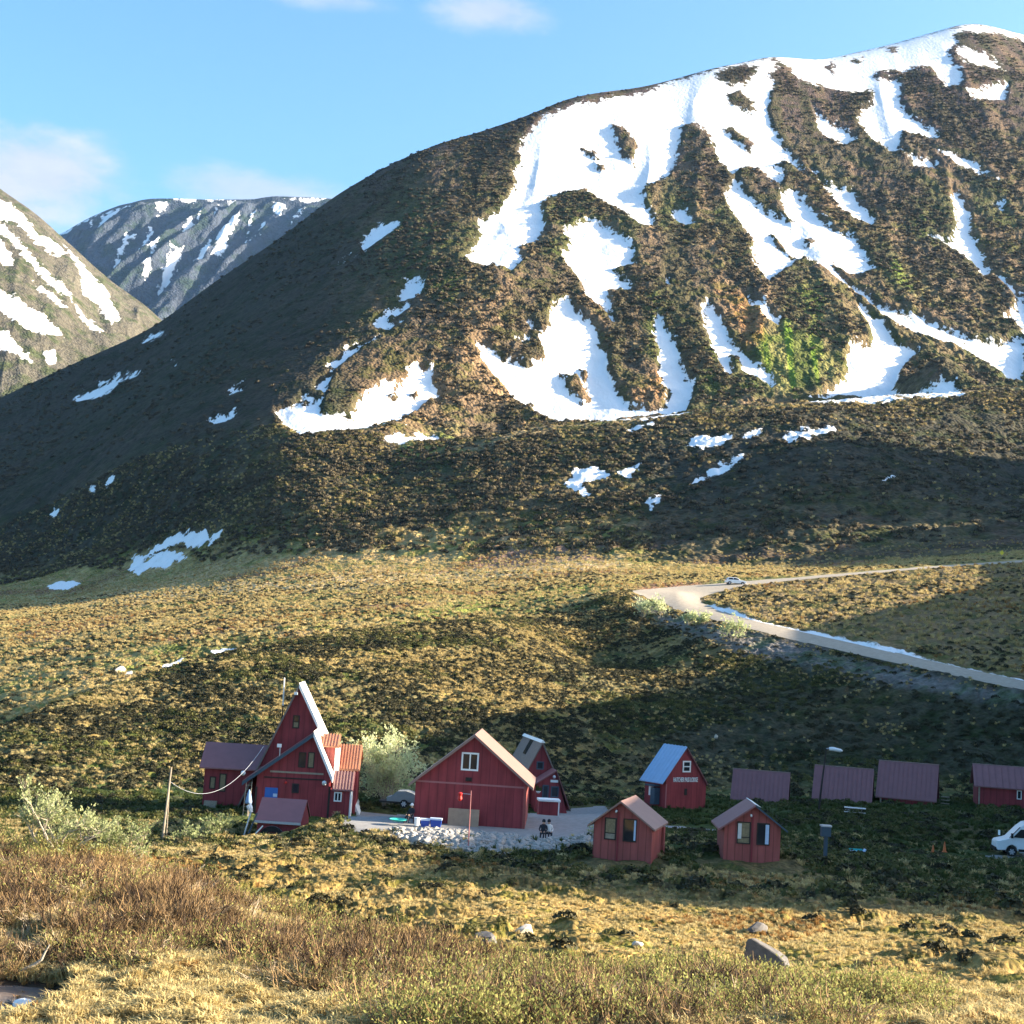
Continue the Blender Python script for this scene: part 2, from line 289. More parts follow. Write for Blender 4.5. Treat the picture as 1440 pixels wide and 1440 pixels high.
# ---------------------------------------------------------------- the ridge to the right of the view whose shade lies over the cabins
SHADE = [(1440,1298,3,4.6),(1200,1284,3,4.6),(1000,1268,3,4.6),(800,1255,3,5),(660,1243,3,5)]
def uc(v):
    u = v.y*math.cos(SUN_AZ)-v.x*math.sin(SUN_AZ); w = v.x*math.cos(SUN_AZ)+v.y*math.sin(SUN_AZ)
    return u, v.z-w*TANE
HP = [(20,-40),(40,-34),(52,-28)]
HP += [uc(hit(*p)) for p in SHADE]
HP += [(70,-12.6),(76,-13.2),(86,-14.2),(98,-15.0),(108,-14.0),(115,-12.0),(121,-9.8),(130,-9.8),(140,-8.9)]
for p in [(560,1068,7,10),(700,1022,8,10),(800,1004,8,10),(945,985,8,10)]: HP.append(uc(hit(*p)))
for p in [(1175,912,10,11.3),(1180,885,11,12),(1300,860,11,12),(1440,826,11,12)]: HP.append(uc(hit(*p)))
for p in [(1440,738,14,16),(1300,745,14,16),(1180,788,13,16),(900,772,14,16),(960,690,14,16),(1050,648,14,16),(1180,622,14,16)]: HP.append(uc(hit(*p)))
for p in [(1440,655,14,16)]:
    u, h = uc(hit(*p)); HP += [(u+3, h), (u+20, h-25), (u+90, h-40), (u+250, h-60)]
HP.sort(); _u = [HP[0]]
for h in HP[1:]:
    if h[0] > _u[-1][0]+1.2: _u.append(h)
HU, HC = np.array(_u).T
def ridge_height(u, w):
    nz = (fbm(u/9, u*0, 4, 5)-0.5)*np.clip(u/160, 0.5, 2.6)
    return pchip1(HU, HC, u) + w*TANE + nz
# ---------------------------------------------------------------- level ground under the buildings
PADS = [(660,1161,101,9,14),(430,1152,114,9,14),(875,1213,75.5,2.6,4.5),(1054,1214,75.5,2.6,4.5),(963,1137,124,3.5,6),(770,1141,123,5,8),
        (1430,1203,111,5,9),(388,1186,103,2.6,5)]
for a in PADS:
    v = P(*a[:3]); flatten(v.x, v.y+1.0, v.z, a[3], a[4])
ROADP = [(885,831.2),(925,848),(960,862),(1000,872.5),(1050,884),(1100,897),(1150,909),(1200,920),(1250,932),(1300,942),(1370,957),(1440,972),(1560,998),
         (1560,984),(1440,957.5),(1370,943),(1300,928),(1250,916),(1200,905),(1150,893),(1100,882),(1050,870),(1010,858),(988,848),(985,842),(1000,836),(1050,823.5),(1120,816),(1200,808.8),(1320,798.8),(1440,790.8),(1560,784),(1560,781),(1440,788),(1320,796),(1200,805.2),(1120,812),(1050,817.5),(960,824.5)]
PADP = [(478,1168),(500,1152),(500,1143),(560,1139),(640,1136),(742,1140),(850,1133),(870,1146),(890,1150),(852,1160),(842,1172),(800,1169),(740,1176),(660,1170),(570,1172),(545,1178),(500,1185),(480,1180)]
PATHP = [(870,1150),(920,1160),(1010,1166),(1012,1173),(930,1170),(880,1160)]
PARKP = [(1345,1199),(1440,1197),(1560,1200),(1560,1212),(1440,1209),(1360,1203)]
road_s = np.where((KK > 9.6) & (KK < 13.8), poly_sdf(GPX, GPY, ROADP, 8), -8)
pad_s = np.where((KK > 5.2) & (KK < 8.2), np.maximum(np.maximum(poly_sdf(GPX, GPY, PADP, 12), poly_sdf(GPX, GPY, PATHP, 12)), poly_sdf(GPX, GPY, PARKP, 12)), -12)
vis = TZ/TY >= np.maximum.accumulate(TZ/TY, 0) - 1.2/F
snow = np.where(KK > 10.5, snow_field(GPX, GPY, KK), -16.0); snow = np.where(vis | (KK > 15), snow, -16); snow = np.where((KK > 14) & (KK < 16.6) & (snow > -15), snow+3.0, snow)
# ---------------------------------------------------------------- small relief: tussocks, hummocks, shrubs, gullies
def band(a, b, e=0.35): return sstep(a-e, a+e, KK)*(1-sstep(b-e, b+e, KK))
def tuss(Lx, Ly, seed, o=3):
    x, y = TX/Lx, TY/Ly; x = x + 0.8*vnoise(x*.7, y*.7, seed+50); y = y + 0.8*vnoise(x*.7+9, y*.7, seed+51)
    n = fbm(x, y, o, seed, 0.55); return sstep(0.32, 0.72, n)
free = 1 - sstep(-3, 1, road_s); free *= 1 - sstep(-4, 1, pad_s)
bare = 1 - sstep(-2, 3, snow)
left = GPX < 885
hp = np.zeros_like(TZ)
hp += band(-1, 2.2)*(0.22*tuss(0.9, 0.9, 1)+0.25*tuss(3, 3, 2))
mound = sstep(0.5, 0.62, fbm(TX/1.6, TY/1.2, 2, 7, 0.4))*sstep(0.34, 0.52, fbm(TX/7, TY/7, 2, 9))
hp += band(2.2, 4.4)*(0.32*mound+0.14*tuss(0.8, 0.7, 3)+0.30*(fbm(TX/6, TY/5, 2, 8)-.5))
hp += band(4.4, 7.9)*(0.20*tuss(1.2, 1.2, 4)+0.35*(fbm(TX/8, TY/8, 2, 8)-.5))
hp += band(7.9, 10.3)*(0.42*tuss(1.3, 1.6, 11)+0.9*(fbm(TX/17, TY/14, 3, 12)-.5))
hp += band(10.3, 14.0)*(0.45*tuss(2.0, 2.6, 21)+1.0*(fbm(TX/25, TY/25, 3, 22)-.5))
hp += band(14.0, 16.0)*(1.25*tuss(4.2, 5.0, 31)+3.0*(fbm(TX/45, TY/40, 3, 32)-.5))
mt = sstep(15.8, 16.6, KK)*(1-sstep(20.9, 21.6, KK)); edge = 1-sstep(19.2, 19.95, KK)*0.93
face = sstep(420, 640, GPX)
hp += mt*edge*bare*(1.9*tuss(5.0, 6.5, 41, 4)*(0.35+0.65*face)+0.9*fbm(TX/1.9, TY/2.6, 2, 43))
q = TX - 0.10*(TY-900)
rib = 1-np.abs(2*fbm(q/46, TY/230, 3, 44, .45)-1)
hp += mt*edge*(6.5*(rib-.5)*face*sstep(15.9, 17.0, KK) + 5.0*(fbm(TX/60, TY/80, 3, 45)-.5)*(0.4+0.6*face))
proud = sstep(8, -6, snow)
near_s = sstep(-15.9, -13, snow)
hp += mt*2.2*(sstep(3, -5, snow)-1)*edge + mt*edge*0.5*(fbm(TX/6, TY/8, 2, 46)-.5)*(1-bare)
# weathered outcrops at the upper right
crag = sstep(1090, 1250, GPX)*sstep(420, 250, GPY)*mt*bare*edge
hp += crag*3.2*np.abs(fbm(TX/11, TY/14, 4, 47, .6)-.5)*2
pud = poly_sdf(GPX, GPY, [(-60,1388),(20,1384),(70,1387),(88,1394),(84,1408),(60,1420),(30,1428),(-60,1428)], 20); pud = np.where(KK < 2, pud, -20.0)
wp_ = P(40, 1405, 30.2); lev = float(np.median(TZ[pud > 0])) if (pud > 0).any() else wp_.z
TZ += hp*free*(1-sstep(-18, 2, pud))
TZ = np.where(KK < 2, TZ*(1-sstep(-16, -4, pud))+(lev-.10*sstep(-6, 3, pud))*sstep(-16, -4, pud), TZ)
def rc(c): return np.array(c, float)
TINT = np.zeros(TZ.shape+(3,)); TINT[:] = (.3, .21, .08)
def paint(w, c):
    TINT[:] = TINT*(1-w[..., None]) + rc(c)*w[..., None]
nb = fbm(TX/9, TY/9, 3, 61); nb2 = fbm(TX/3.1, TY/3.1, 3, 62)
paint(band(2.2, 4.4), (.40, .27, .095))
paint(band(2.2, 4.4)*sstep(.5, .68, nb), (.26, .16, .05))
paint(band(2.2, 4.4)*mound*.7, (.12, .10, .035))
paint(band(-1, 2.2)*sstep(.48, .66, nb2), (.42, .29, .10)); paint(band(-1, 2.2)*sstep(.56, .66, fbm(TX/1.6, TY/1.6, 3, 64)), (.07, .05, .03))
paint(band(4.0, 5.2), (.16, .12, .055)); paint(band(5.0, 8.2), (.075, .10, .032)); paint(band(4.2, 8.2)*sstep(.5, .7, nb), (.13, .11, .05))
paint(band(4.2, 6.2)*sstep(700, 560, GPX), (.30, .21, .07))
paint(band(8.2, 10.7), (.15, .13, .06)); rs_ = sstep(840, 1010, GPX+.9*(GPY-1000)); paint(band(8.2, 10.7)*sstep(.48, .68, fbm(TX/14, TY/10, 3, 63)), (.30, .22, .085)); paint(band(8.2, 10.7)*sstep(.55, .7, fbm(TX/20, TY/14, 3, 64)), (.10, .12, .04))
paint(band(8.2, 10.7)*rs_*.85, (.045, .048, .032)); paint(band(10.8, 14.6), (.40, .31, .13)); paint(band(10.8, 14.6)*sstep(.52, .68, fbm(TX/30, TY/18, 3, 65)), (.30, .17, .10)); paint(band(10.8, 13.2)*sstep(.5, .66, fbm(TX/18, TY/14, 3, 66)), (.20, .20, .07))  # right of the hill tinted darker to deepen its cast shade
paint(band(13.1, 14.3)*sstep(.46, .6, fbm(TX/40, TY/22, 2, 67))*sstep(900, 800, GPX), (.50, .36, .17))
paint(band(10.9, 12.2)*(~left), (.22, .165, .085))
paint(sstep(14.2, 14.9, KK), (.085, .078, .042)); paint(band(14.4, 16.0)*sstep(.5, .7, fbm(TX/40, TY/40, 3, 68)), (.13, .10, .055))
paint(sstep(15.9, 16.5, KK), (.125, .095, .062)); paint(mt*sstep(.47, .62, fbm(TX/50, TY/90, 3, 69)), (.105, .105, .042)); paint(mt*sstep(.55, .7, fbm(TX/26, TY/60, 3, 70)), (.185, .13, .075))
paint(mt*(1-face)*.85, (.046, .042, .030)); paint(sstep(14.2, 14.9, KK)*sstep(420, 250, GPX)*(1-mt)*.8, (.055, .052, .038))  # dark heath on the flank, its own shade deepened in the tint
paint(mt*sstep(330, 130, GPY), (.115, .082, .070))
def tpoly(poly, c, soft=12, k0=0, k1=99, gain=1.0):
    sd_ = poly_sdf(GPX, GPY, poly, soft*2+1); w = sstep(-soft, soft, sd_+soft*1.6*(fbm(TX/(TY*.012), np.log(TY)*30, 3, 71)-.5))*((KK > k0) & (KK < k1))*gain*sstep(-2*soft, -soft, sd_); paint(w, c)
tpoly([(1066,478),(1100,452),(1150,478),(1188,500),(1188,530),(1150,558),(1100,568),(1078,530)], (.19,.27,.035), 16, 16, 99, 1.0)
tpoly([(1228,370),(1260,372),(1310,410),(1340,440),(1300,430),(1250,405)], (.17,.21,.045), 12, 16)
tpoly([(1110,400),(1170,400),(1195,450),(1150,470),(1100,440)], (.16,.17,.05), 14, 16)
tpoly([(1005,405),(1035,415),(1072,450),(1075,485),(1055,495),(1030,455)], (.31,.17,.075), 9, 16)
tpoly([(890,545),(935,530),(938,570),(895,572)], (.33,.19,.09), 9, 16)
tpoly([(655,500),(690,520),(740,575),(700,570),(655,540)], (.30,.20,.11), 10, 16)
tpoly([(560,615),(600,606),(650,612),(600,650),(560,650)], (.22,.24,.07), 8, 15)
tpoly([(395,575),(410,600),(560,590),(640,585),(560,605),(400,612)], (.36,.25,.12), 7, 15)
tpoly([(700,775),(860,760),(850,800),(640,815)], (.24,.16,.12), 9, 13.2, 16)
tpoly([(0,845),(160,838),(100,860),(0,868)], (.36,.38,.10), 8, 11, 15)
tpoly([(540,875),(640,850),(760,826),(900,812),(900,822),(760,842),(600,880)], (.34,.33,.09), 7, 10.8, 14)
tpoly([(60,985),(200,950),(300,921),(500,885),(885,828),(885,836),(500,894),(300,930),(200,962),(80,1000)], (.36,.34,.12), 5, 9, 11.2)
tpoly([(885,836),(960,866),(1100,902),(1250,940),(1440,975),(1440,990),(1250,965),(1100,930),(990,905),(900,868)], (.19,.18,.17), 12, 8.5, 10.6)
tpoly([(600,1165),(742,1172),(842,1172),(842,1200),(742,1205),(600,1202),(545,1190),(545,1168)], (.28,.27,.25), 6, 5, 7)
tpoly([(215,960),(206,985),(222,995),(205,1020),(200,1040),(196,1040),(200,1018),(214,996),(200,985),(210,958)], (.42,.36,.17), 3, 8.5, 11)
emb = poly_sdf(GPX, GPY, [(885,836),(960,866),(1100,902),(1250,940),(1440,975),(1440,990),(1250,965),(1100,930),(990,905),(900,868)], 12)*((KK > 8.5) & (KK < 10.6))
tpoly([(600,640),(640,628),(760,600),(970,581),(1150,567),(1300,556),(1440,546),(1440,552),(1300,562),(1150,573),(970,588),(760,607),(650,640)], (.26,.20,.11), 4, 14.5, 17)
st_ = fbm(q/16, TY/260, 3, 172); paint(mt*face*sstep(.56, .66, st_)*.7, (.075,.07,.035)); paint(mt*face*sstep(.44, .36, st_)*.6, (.20,.14,.085))
tpoly([(0,848),(300,820),(600,805),(870,788),(885,798),(600,820),(300,838),(0,866)], (.62,.46,.25), 8, 12.2, 15.2)
paint(sstep(850, 940, GPX)*sstep(15.75, 15.3, KK)*(KK > 14)*.8, (.05, .048, .036))  # second hill's right tinted darker to strengthen the shadow lying there
# pond dimple and peat edges in the foreground
tpoly([(0,1380),(60,1372),(150,1388),(170,1400),(110,1412),(40,1440),(0,1440)], (.07,.05,.035), 6, 0, 3)
TINT *= np.array([.82, .80, .78])
# ---------------------------------------------------------------- materials of the ground
def mat(name):
    m = bpy.data.materials.new(name); m.use_nodes = True; return (m,)+nodes_of(m.node_tree)
def ground_mat(name, sc, vary=0.9, bumpd=0.3, snowy=True, wob=6.0, second=(0.55, 0.72, 0.45), snow_scale=1.0):
    m, N, L = mat(name)
    g = N('ShaderNodeNewGeometry'); at = N('ShaderNodeAttribute', attribute_name='tint')
    mp = N('ShaderNodeMapping'); mp.inputs['Scale'].default_value = (1/sc,)*3; L(g, 'Position', mp, 'Vector')
    n1 = N('ShaderNodeTexNoise', i_Scale=1.0, i_Detail=6.0, i_Roughness=0.65); L(mp, 0, n1, 'Vector')
    n2 = N('ShaderNodeTexNoise', i_Scale=0.23, i_Detail=4.0, i_Roughness=0.6); L(mp, 0, n2, 'Vector')
    n3 = N('ShaderNodeTexVoronoi', i_Scale=2.2); L(mp, 0, n3, 'Vector')
    r1 = N('ShaderNodeMapRange'); L(n1, 'Fac', r1, 'Value'); r1.inputs[1].default_value = .3; r1.inputs[2].default_value = .7; r1.inputs[3].default_value = 1-vary*.62; r1.inputs[4].default_value = 1+vary*.5
    mu = N('ShaderNodeVectorMath', operation='SCALE'); L(at, 'Color', mu, 0); L(r1, 0, mu, 'Scale')
    mu2 = N('ShaderNodeVectorMath', operation='MULTIPLY'); L(mu, 0, mu2, 0); mu2.inputs[1].default_value = second
    r2 = N('ShaderNodeMapRange', interpolation_type='SMOOTHSTEP'); L(n2, 'Fac', r2, 'Value'); r2.inputs[1].default_value = .46; r2.inputs[2].default_value = .62
    mx = N('ShaderNodeMixRGB'); L(r2, 0, mx, 0); L(mu, 0, mx, 1); L(mu2, 0, mx, 2)
    bs = N('ShaderNodeBsdfPrincipled', i_Roughness=0.95); bs.inputs['Specular IOR Level'].default_value = 0.1
    col = mx
    hgt = N('ShaderNodeMath', operation='SUBTRACT'); L(n1, 'Fac', hgt, 0); L(n3, 'Distance', hgt, 1)
    bp = N('ShaderNodeBump', i_Strength=0.9, i_Distance=bumpd*sc)
    if snowy:
        sa = N('ShaderNodeAttribute', attribute_name='snow')
        ms = N('ShaderNodeMapping'); ms.inputs['Scale'].default_value = (0.33*snow_scale, 0.12*snow_scale, 0.2*snow_scale); L(g, 'Position', ms, 'Vector')
        ns = N('ShaderNodeTexNoise', i_Scale=1.0, i_Detail=6.0, i_Roughness=0.7); L(ms, 0, ns, 'Vector')
        ms2 = N('ShaderNodeMath', operation='MULTIPLY_ADD'); L(ns, 'Fac', ms2, 0); ms2.inputs[1].default_value = wob*2; ms2.inputs[2].default_value = -wob*1.08
        ad = N('ShaderNodeMath', operation='ADD'); L(sa, 'Fac', ad, 0); L(ms2, 0, ad, 1)
        rs = N('ShaderNodeMapRange', interpolation_type='SMOOTHSTEP'); L(ad, 0, rs, 'Value'); rs.inputs[1].default_value = -.5; rs.inputs[2].default_value = .5
        mx2 = N('ShaderNodeMixRGB'); L(rs, 0, mx2, 0); L(mx, 0, mx2, 1)
        vs = N('ShaderNodeMapRange'); L(ns, 'Fac', vs, 'Value'); vs.inputs[3].default_value = .66; vs.inputs[4].default_value = .90
        cs = N('ShaderNodeCombineColor'); [L(vs, 0, cs, i) for i in range(3)]
        L(cs, 0, mx2, 2); col = mx2
        hm = N('ShaderNodeMixRGB'); L(rs, 0, hm, 0); L(hgt, 0, hm, 1)
        ns2 = N('ShaderNodeTexNoise', i_Scale=2.2, i_Detail=4.0); L(ms, 0, ns2, 'Vector')
        hsn = N('ShaderNodeMath', operation='MULTIPLY'); L(ns2, 'Fac', hsn, 0); hsn.inputs[1].default_value = .45; L(hsn, 0, hm, 2)
        L(hm, 0, bp, 'Height')
    else: L(hgt, 0, bp, 'Height')
    L(col, 0, bs, 'Base Color'); L(bp, 0, bs, 'Normal')
    o = N('ShaderNodeOutputMaterial'); L(bs, 0, o, 'Surface'); return m
def simple(name, c, rough=0.8, metal=0.0, vary=0.15, sc=6.0, bump=0.0, spec=0.3, stripe=0):
    m, N, L = mat(name)
    tcn = N('ShaderNodeTexCoord'); n = N('ShaderNodeTexNoise', i_Scale=sc, i_Detail=5.0, i_Roughness=.6); L(tcn, 'Object', n, 'Vector')
    r = N('ShaderNodeMapRange'); L(n, 'Fac', r, 'Value'); r.inputs[1].default_value = .25; r.inputs[2].default_value = .75; r.inputs[3].default_value = 1-vary; r.inputs[4].default_value = 1+vary
    v = N('ShaderNodeVectorMath', operation='SCALE'); v.inputs[0].default_value = c; L(r, 0, v, 'Scale')
    b = N('ShaderNodeBsdfPrincipled', i_Roughness=rough, i_Metallic=metal); b.inputs['Specular IOR Level'].default_value = spec
    if stripe:
        # board joints: a narrow darker line every so many metres along the wall
        sx = N('ShaderNodeSeparateXYZ'); L(tcn, 'Object', sx, 0); su = N('ShaderNodeMath', operation='ADD'); L(sx, 0, su, 0); L(sx, 1, su, 1)
        md = N('ShaderNodeMath', operation='PINGPONG'); L(su, 0, md, 0); md.inputs[1].default_value = stripe/2
        rr = N('ShaderNodeMapRange', interpolation_type='SMOOTHSTEP'); L(md, 0, rr, 'Value'); rr.inputs[1].default_value = .005; rr.inputs[2].default_value = .035; rr.inputs[3].default_value = .55
        wz = N('ShaderNodeTexNoise', i_Scale=.9, i_Detail=4.0); mpz = N('ShaderNodeMapping'); mpz.inputs['Scale'].default_value = (3, 3, .35); L(tcn, 'Object', mpz, 0); L(mpz, 0, wz, 'Vector')
        wr = N('ShaderNodeMapRange'); L(wz, 'Fac', wr, 'Value'); wr.inputs[1].default_value = .3; wr.inputs[2].default_value = .7; wr.inputs[3].default_value = .78; wr.inputs[4].default_value = 1.18
        m3 = N('ShaderNodeMath', operation='MULTIPLY'); L(rr, 0, m3, 0); L(wr, 0, m3, 1); v2 = N('ShaderNodeVectorMath', operation='SCALE'); L(v, 0, v2, 0); L(m3, 0, v2, 'Scale'); v = v2
    L(v, 0, b, 'Base Color')
    if bump:
        bp = N('ShaderNodeBump', i_Strength=0.7, i_Distance=bump); L(n, 'Fac', bp, 'Height'); L(bp, 0, b, 'Normal')
    o = N('ShaderNodeOutputMaterial'); L(b, 0, o, 'Surface'); return m
# ---------------------------------------------------------------- build the sheets
def raw_mesh(name, co, faces, m, smooth=True, kind='structure', attrs=()):
    me = bpy.data.meshes.new(name); nv, nf, fs = len(co), len(faces), faces.shape[1]
    me.vertices.add(nv); me.vertices.foreach_set('co', np.ascontiguousarray(co, dtype=np.float32).ravel())
    me.loops.add(nf*fs); me.loops.foreach_set('vertex_index', np.ascontiguousarray(faces, dtype=np.int32).ravel())
    me.polygons.add(nf); me.polygons.foreach_set('loop_start', np.arange(0, nf*fs, fs, dtype=np.int32))
    me.polygons.foreach_set('use_smooth', np.full(nf, smooth))
    for an, ty, data in attrs:
        a = me.attributes.new(an, ty, 'POINT')
        if ty == 'FLOAT_COLOR':
            d4 = np.ones((nv, 4), np.float32); d4[:, :3] = data.reshape(-1, 3); a.data.foreach_set('color', d4.ravel())
        else: a.data.foreach_set('value', np.ascontiguousarray(data, dtype=np.float32).ravel())
    me.update(calc_edges=True); me.materials.append(m)
    o = bpy.data.objects.new(name, me); COL.objects.link(o)
    if kind: o['kind'] = kind
    return o
def grid_faces(nr, nc):
    i = np.arange(nr-1)[:, None]*nc + np.arange(nc-1)[None, :]
    return np.stack([i, i+1, i+nc+1, i+nc], -1).reshape(-1, 4)
def sheet(name, r0, r1, m):
    co = np.stack([TX[r0:r1], TY[r0:r1], TZ[r0:r1]], -1).reshape(-1, 3)
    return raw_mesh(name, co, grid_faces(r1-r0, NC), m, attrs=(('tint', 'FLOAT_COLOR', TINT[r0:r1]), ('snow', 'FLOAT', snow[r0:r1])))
def patch(name, mask, lift, m):
    """a thin sheet lying on the ground where mask is true"""
    f = grid_faces(TZ.shape[0], NC); mk = mask.ravel(); f = f[mk[f].all(1)]
    idx, inv = np.unique(f, return_inverse=True)
    co = np.stack([TX.ravel()[idx], TY.ravel()[idx], TZ.ravel()[idx]+lift], -1)
    return raw_mesh(name, co, inv.reshape(-1, 4), m)
r8, r14 = row_of(8), row_of(14.0)
sheet('meadow', 0, r8+1, ground_mat('meadow_grass', 0.5, 1.0, 0.25, False))
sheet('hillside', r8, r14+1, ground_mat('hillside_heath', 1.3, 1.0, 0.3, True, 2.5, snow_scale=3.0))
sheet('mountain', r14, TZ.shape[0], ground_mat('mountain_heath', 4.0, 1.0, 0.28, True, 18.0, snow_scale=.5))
gravel = simple('road_gravel', (.36,.31,.245), .95, 0, .18, 1.5, .02, .1)
patch('road', road_s > 0, 0.05, gravel)
patch('gravel_pad', pad_s > 0, 0.02, simple('pad_gravel', (.25,.245,.24), .95, 0, .22, 2.5, .03, .1))
wm = bpy.data.materials.new('puddle_water'); wm.use_nodes = True; wb = wm.node_tree.nodes['Principled BSDF']; wb.inputs['Base Color'].default_value = (.16,.13,.12,1); wb.inputs['Roughness'].default_value = .12
sel = (pud > -3) & (KK < 2); f_ = grid_faces(TZ.shape[0], NC); mk_ = sel.ravel(); f_ = f_[mk_[f_].all(1)]; ix_, iv_ = np.unique(f_, return_inverse=True)
raw_mesh('water', np.stack([TX.ravel()[ix_], TY.ravel()[ix_], np.full(len(ix_), lev-.05)], -1), iv_.reshape(-1, 4), wm)
# ridge at the right
us = np.concatenate([np.arange(22, 160, 0.5), np.arange(160, 900, 1.5)])
vv = np.linspace(0, 1, 26); UU, VV = np.meshgrid(us, vv, indexing='ij')
w0 = 0.50*us+3; wc = 0.59*us+45; w1 = wc*1.9+60
g0 = np.array([gz(.48*(u*math.cos(SUN_AZ)+w*math.sin(SUN_AZ)), u*math.cos(SUN_AZ)+w*math.sin(SUN_AZ))-1.5 for u, w in zip(us, w0)])
hc = ridge_height(us, wc)
hc = np.maximum(hc, g0-0.5)
a = np.clip(VV/0.6, 0, 1); b = np.clip((VV-0.6)/0.4, 0, 1)
WW = w0[:, None]*(1-a)+wc[:, None]*a; WW = np.where(VV > .6, wc[:, None]*(1-b)+w1[:, None]*b, WW)
HH = g0[:, None]+(hc-g0)[:, None]*np.sin(a*math.pi/2)**1.3; HH = np.where(VV > .6, hc[:, None]+(g0-6-hc)[:, None]*sstep(0, 1, b), HH)
ca, sa = math.cos(SUN_AZ), math.sin(SUN_AZ)
RX = WW*ca-UU*sa; RY = UU*ca+WW*sa
ro = raw_mesh('hill', np.stack([RX, RY, HH], -1).reshape(-1, 3), grid_faces(len(us), len(vv)), bpy.data.materials['hillside_heath'],
         attrs=(('tint', 'FLOAT_COLOR', np.tile((.14,.125,.055), (len(us)*len(vv), 1))), ('snow', 'FLOAT', np.full(len(us)*len(vv), -16.0))))
# ---------------------------------------------------------------- the two mountains beyond the valley
def far_sheet(name, crest, foot, back, Dc, Df, polys, tint, m, relief, nt=420, nr=260, tr=(-.43, -.03)):
    tg = np.linspace(tr[0], tr[1], nt)
    ct, cs = pxts([p[0] for p in crest], [p[1] for p in crest]); ft, fs = pxts([p[0] for p in foot], [p[1] for p in foot])
    zc = pchip1(ct, cs, tg)*Dc; zf = pchip1(ft, fs, tg)*Df
    v = np.linspace(0, 1.25, nr)[:, None]; Y = np.where(v <= 1, Df+(Dc-Df)*v, Dc+(v-1)*(Dc-Df)*2)+0*tg
    Z = np.where(v <= 1, zf+(zc-zf)*v**0.92, zc-(v-1)*(zc-zf)*0.9)+0*Y
    X = tg*Y; gx, gy = proj(X, Y, Z)
    s = np.full(gx.shape, -16.0)
    for p in polys: s = np.maximum(s, poly_sdf(gx, gy, p))
    Z = Z + relief(X, Y, v)*(1-sstep(.9, 1, v)*.9); tn = np.zeros(Z.shape+(3,)); tn[:] = tint
    tn *= (0.7+0.6*fbm(X/90, Y/140, 3, 91))[..., None]
    return raw_mesh(name, np.stack([X, Y, Z], -1).reshape(-1, 3), grid_faces(nr, nt), m, attrs=(('tint', 'FLOAT_COLOR', tn), ('snow', 'FLOAT', s)))
H2 = lambda pts: [(x/2, y/2) for x, y in pts]
LS = [[(-40,540),(0,560),(60,600),(110,660),(170,690),(190,720),(160,730),(100,690),(40,640),(-40,620)],[(-40,590),(10,640),(60,700),(130,770),(200,840),(205,860),(160,840),(100,770),(40,710),(-40,620)],[(180,690),(240,760),(300,830),(340,910),(310,930),(270,860),(230,840),(220,780),(190,720)],
      [(-40,680),(0,690),(40,740),(30,760),(-40,740)],[(-40,820),(0,830),(60,860),(120,900),(180,960),(100,960),(40,920),(-40,870)],[(210,870),(250,900),(290,940),(280,950),(230,910)],[(90,800),(140,830),(190,880),(170,880),(110,830)],[(-40,930),(20,950),(60,1000),(100,1040),(60,1030),(-40,980)],[(120,1010),(150,990),(160,1040),(130,1040)]]
far_sheet('valley_mountain', [(-150,150),(-60,210),(0,265),(50,300),(100,345),(150,390),(200,427),(260,480),(340,560),(420,640),(600,800)],
          [(-150,800),(0,800),(100,810),(200,815),(300,830),(420,850),(600,880)], None, 2900, 1900, [H2(p) for p in LS], (.085,.078,.06),
          ground_mat('valley_heath', 9.0, 0.9, 0.22, True, 13.0, snow_scale=.3), lambda X, Y, v: 26*(1-np.abs(2*fbm((X+.35*Y)/90, Y/420, 4, 81)-1)-.5)+5*(fbm(X/20, Y/26, 3, 82)-.5))
FS = [[(420,570),(470,567),(465,590),(440,615)],[(636,560),(672,570),(662,597),(640,597)],[(765,570),(810,585),(780,625),(765,600)],[(440,830),(470,760),(515,735),(490,780),(460,830)],[(590,770),(610,690),(650,640),(680,625),(660,665),(640,700),(630,750)],
      [(520,780),(560,730),(590,690),(585,740),(570,790),(530,785)],[(690,700),(725,672),(700,705)],[(340,775),(400,745),(440,735),(430,770),(350,780)],[(270,700),(285,620),(330,600),(395,577),(330,615),(325,640),(290,680)],[(165,660),(260,608),(390,572),(390,580),(290,612),(190,662)],
      [(470,556),(560,556),(550,575),(500,567)],[(560,556),(640,556),(600,568)],[(800,560),(925,556),(870,574)],[(310,770),(350,690),(380,680),(350,720),(330,775)],[(500,700),(530,655),(545,670),(510,710)],[(390,820),(415,800),(420,830),(400,840)],[(640,740),(665,725),(650,760)]]
FS += [[(x+dx*2, y+dy*2) for x, y in pl] for pl, dx, dy in (([(420,640),(432,640),(415,690),(395,740),(385,735)],0,0),([(560,600),(572,600),(556,650),(540,690)],0,0),([(705,610),(718,605),(700,660),(690,690)],0,0),([(840,590),(862,590),(838,625),(820,640)],0,0),([(250,640),(262,640),(248,690)],0,0),([(455,690),(468,686),(440,740),(420,780),(412,775)],0,0),([(735,640),(748,636),(730,690)],0,0),([(610,590),(620,588),(606,640),(596,660)],0,0))]
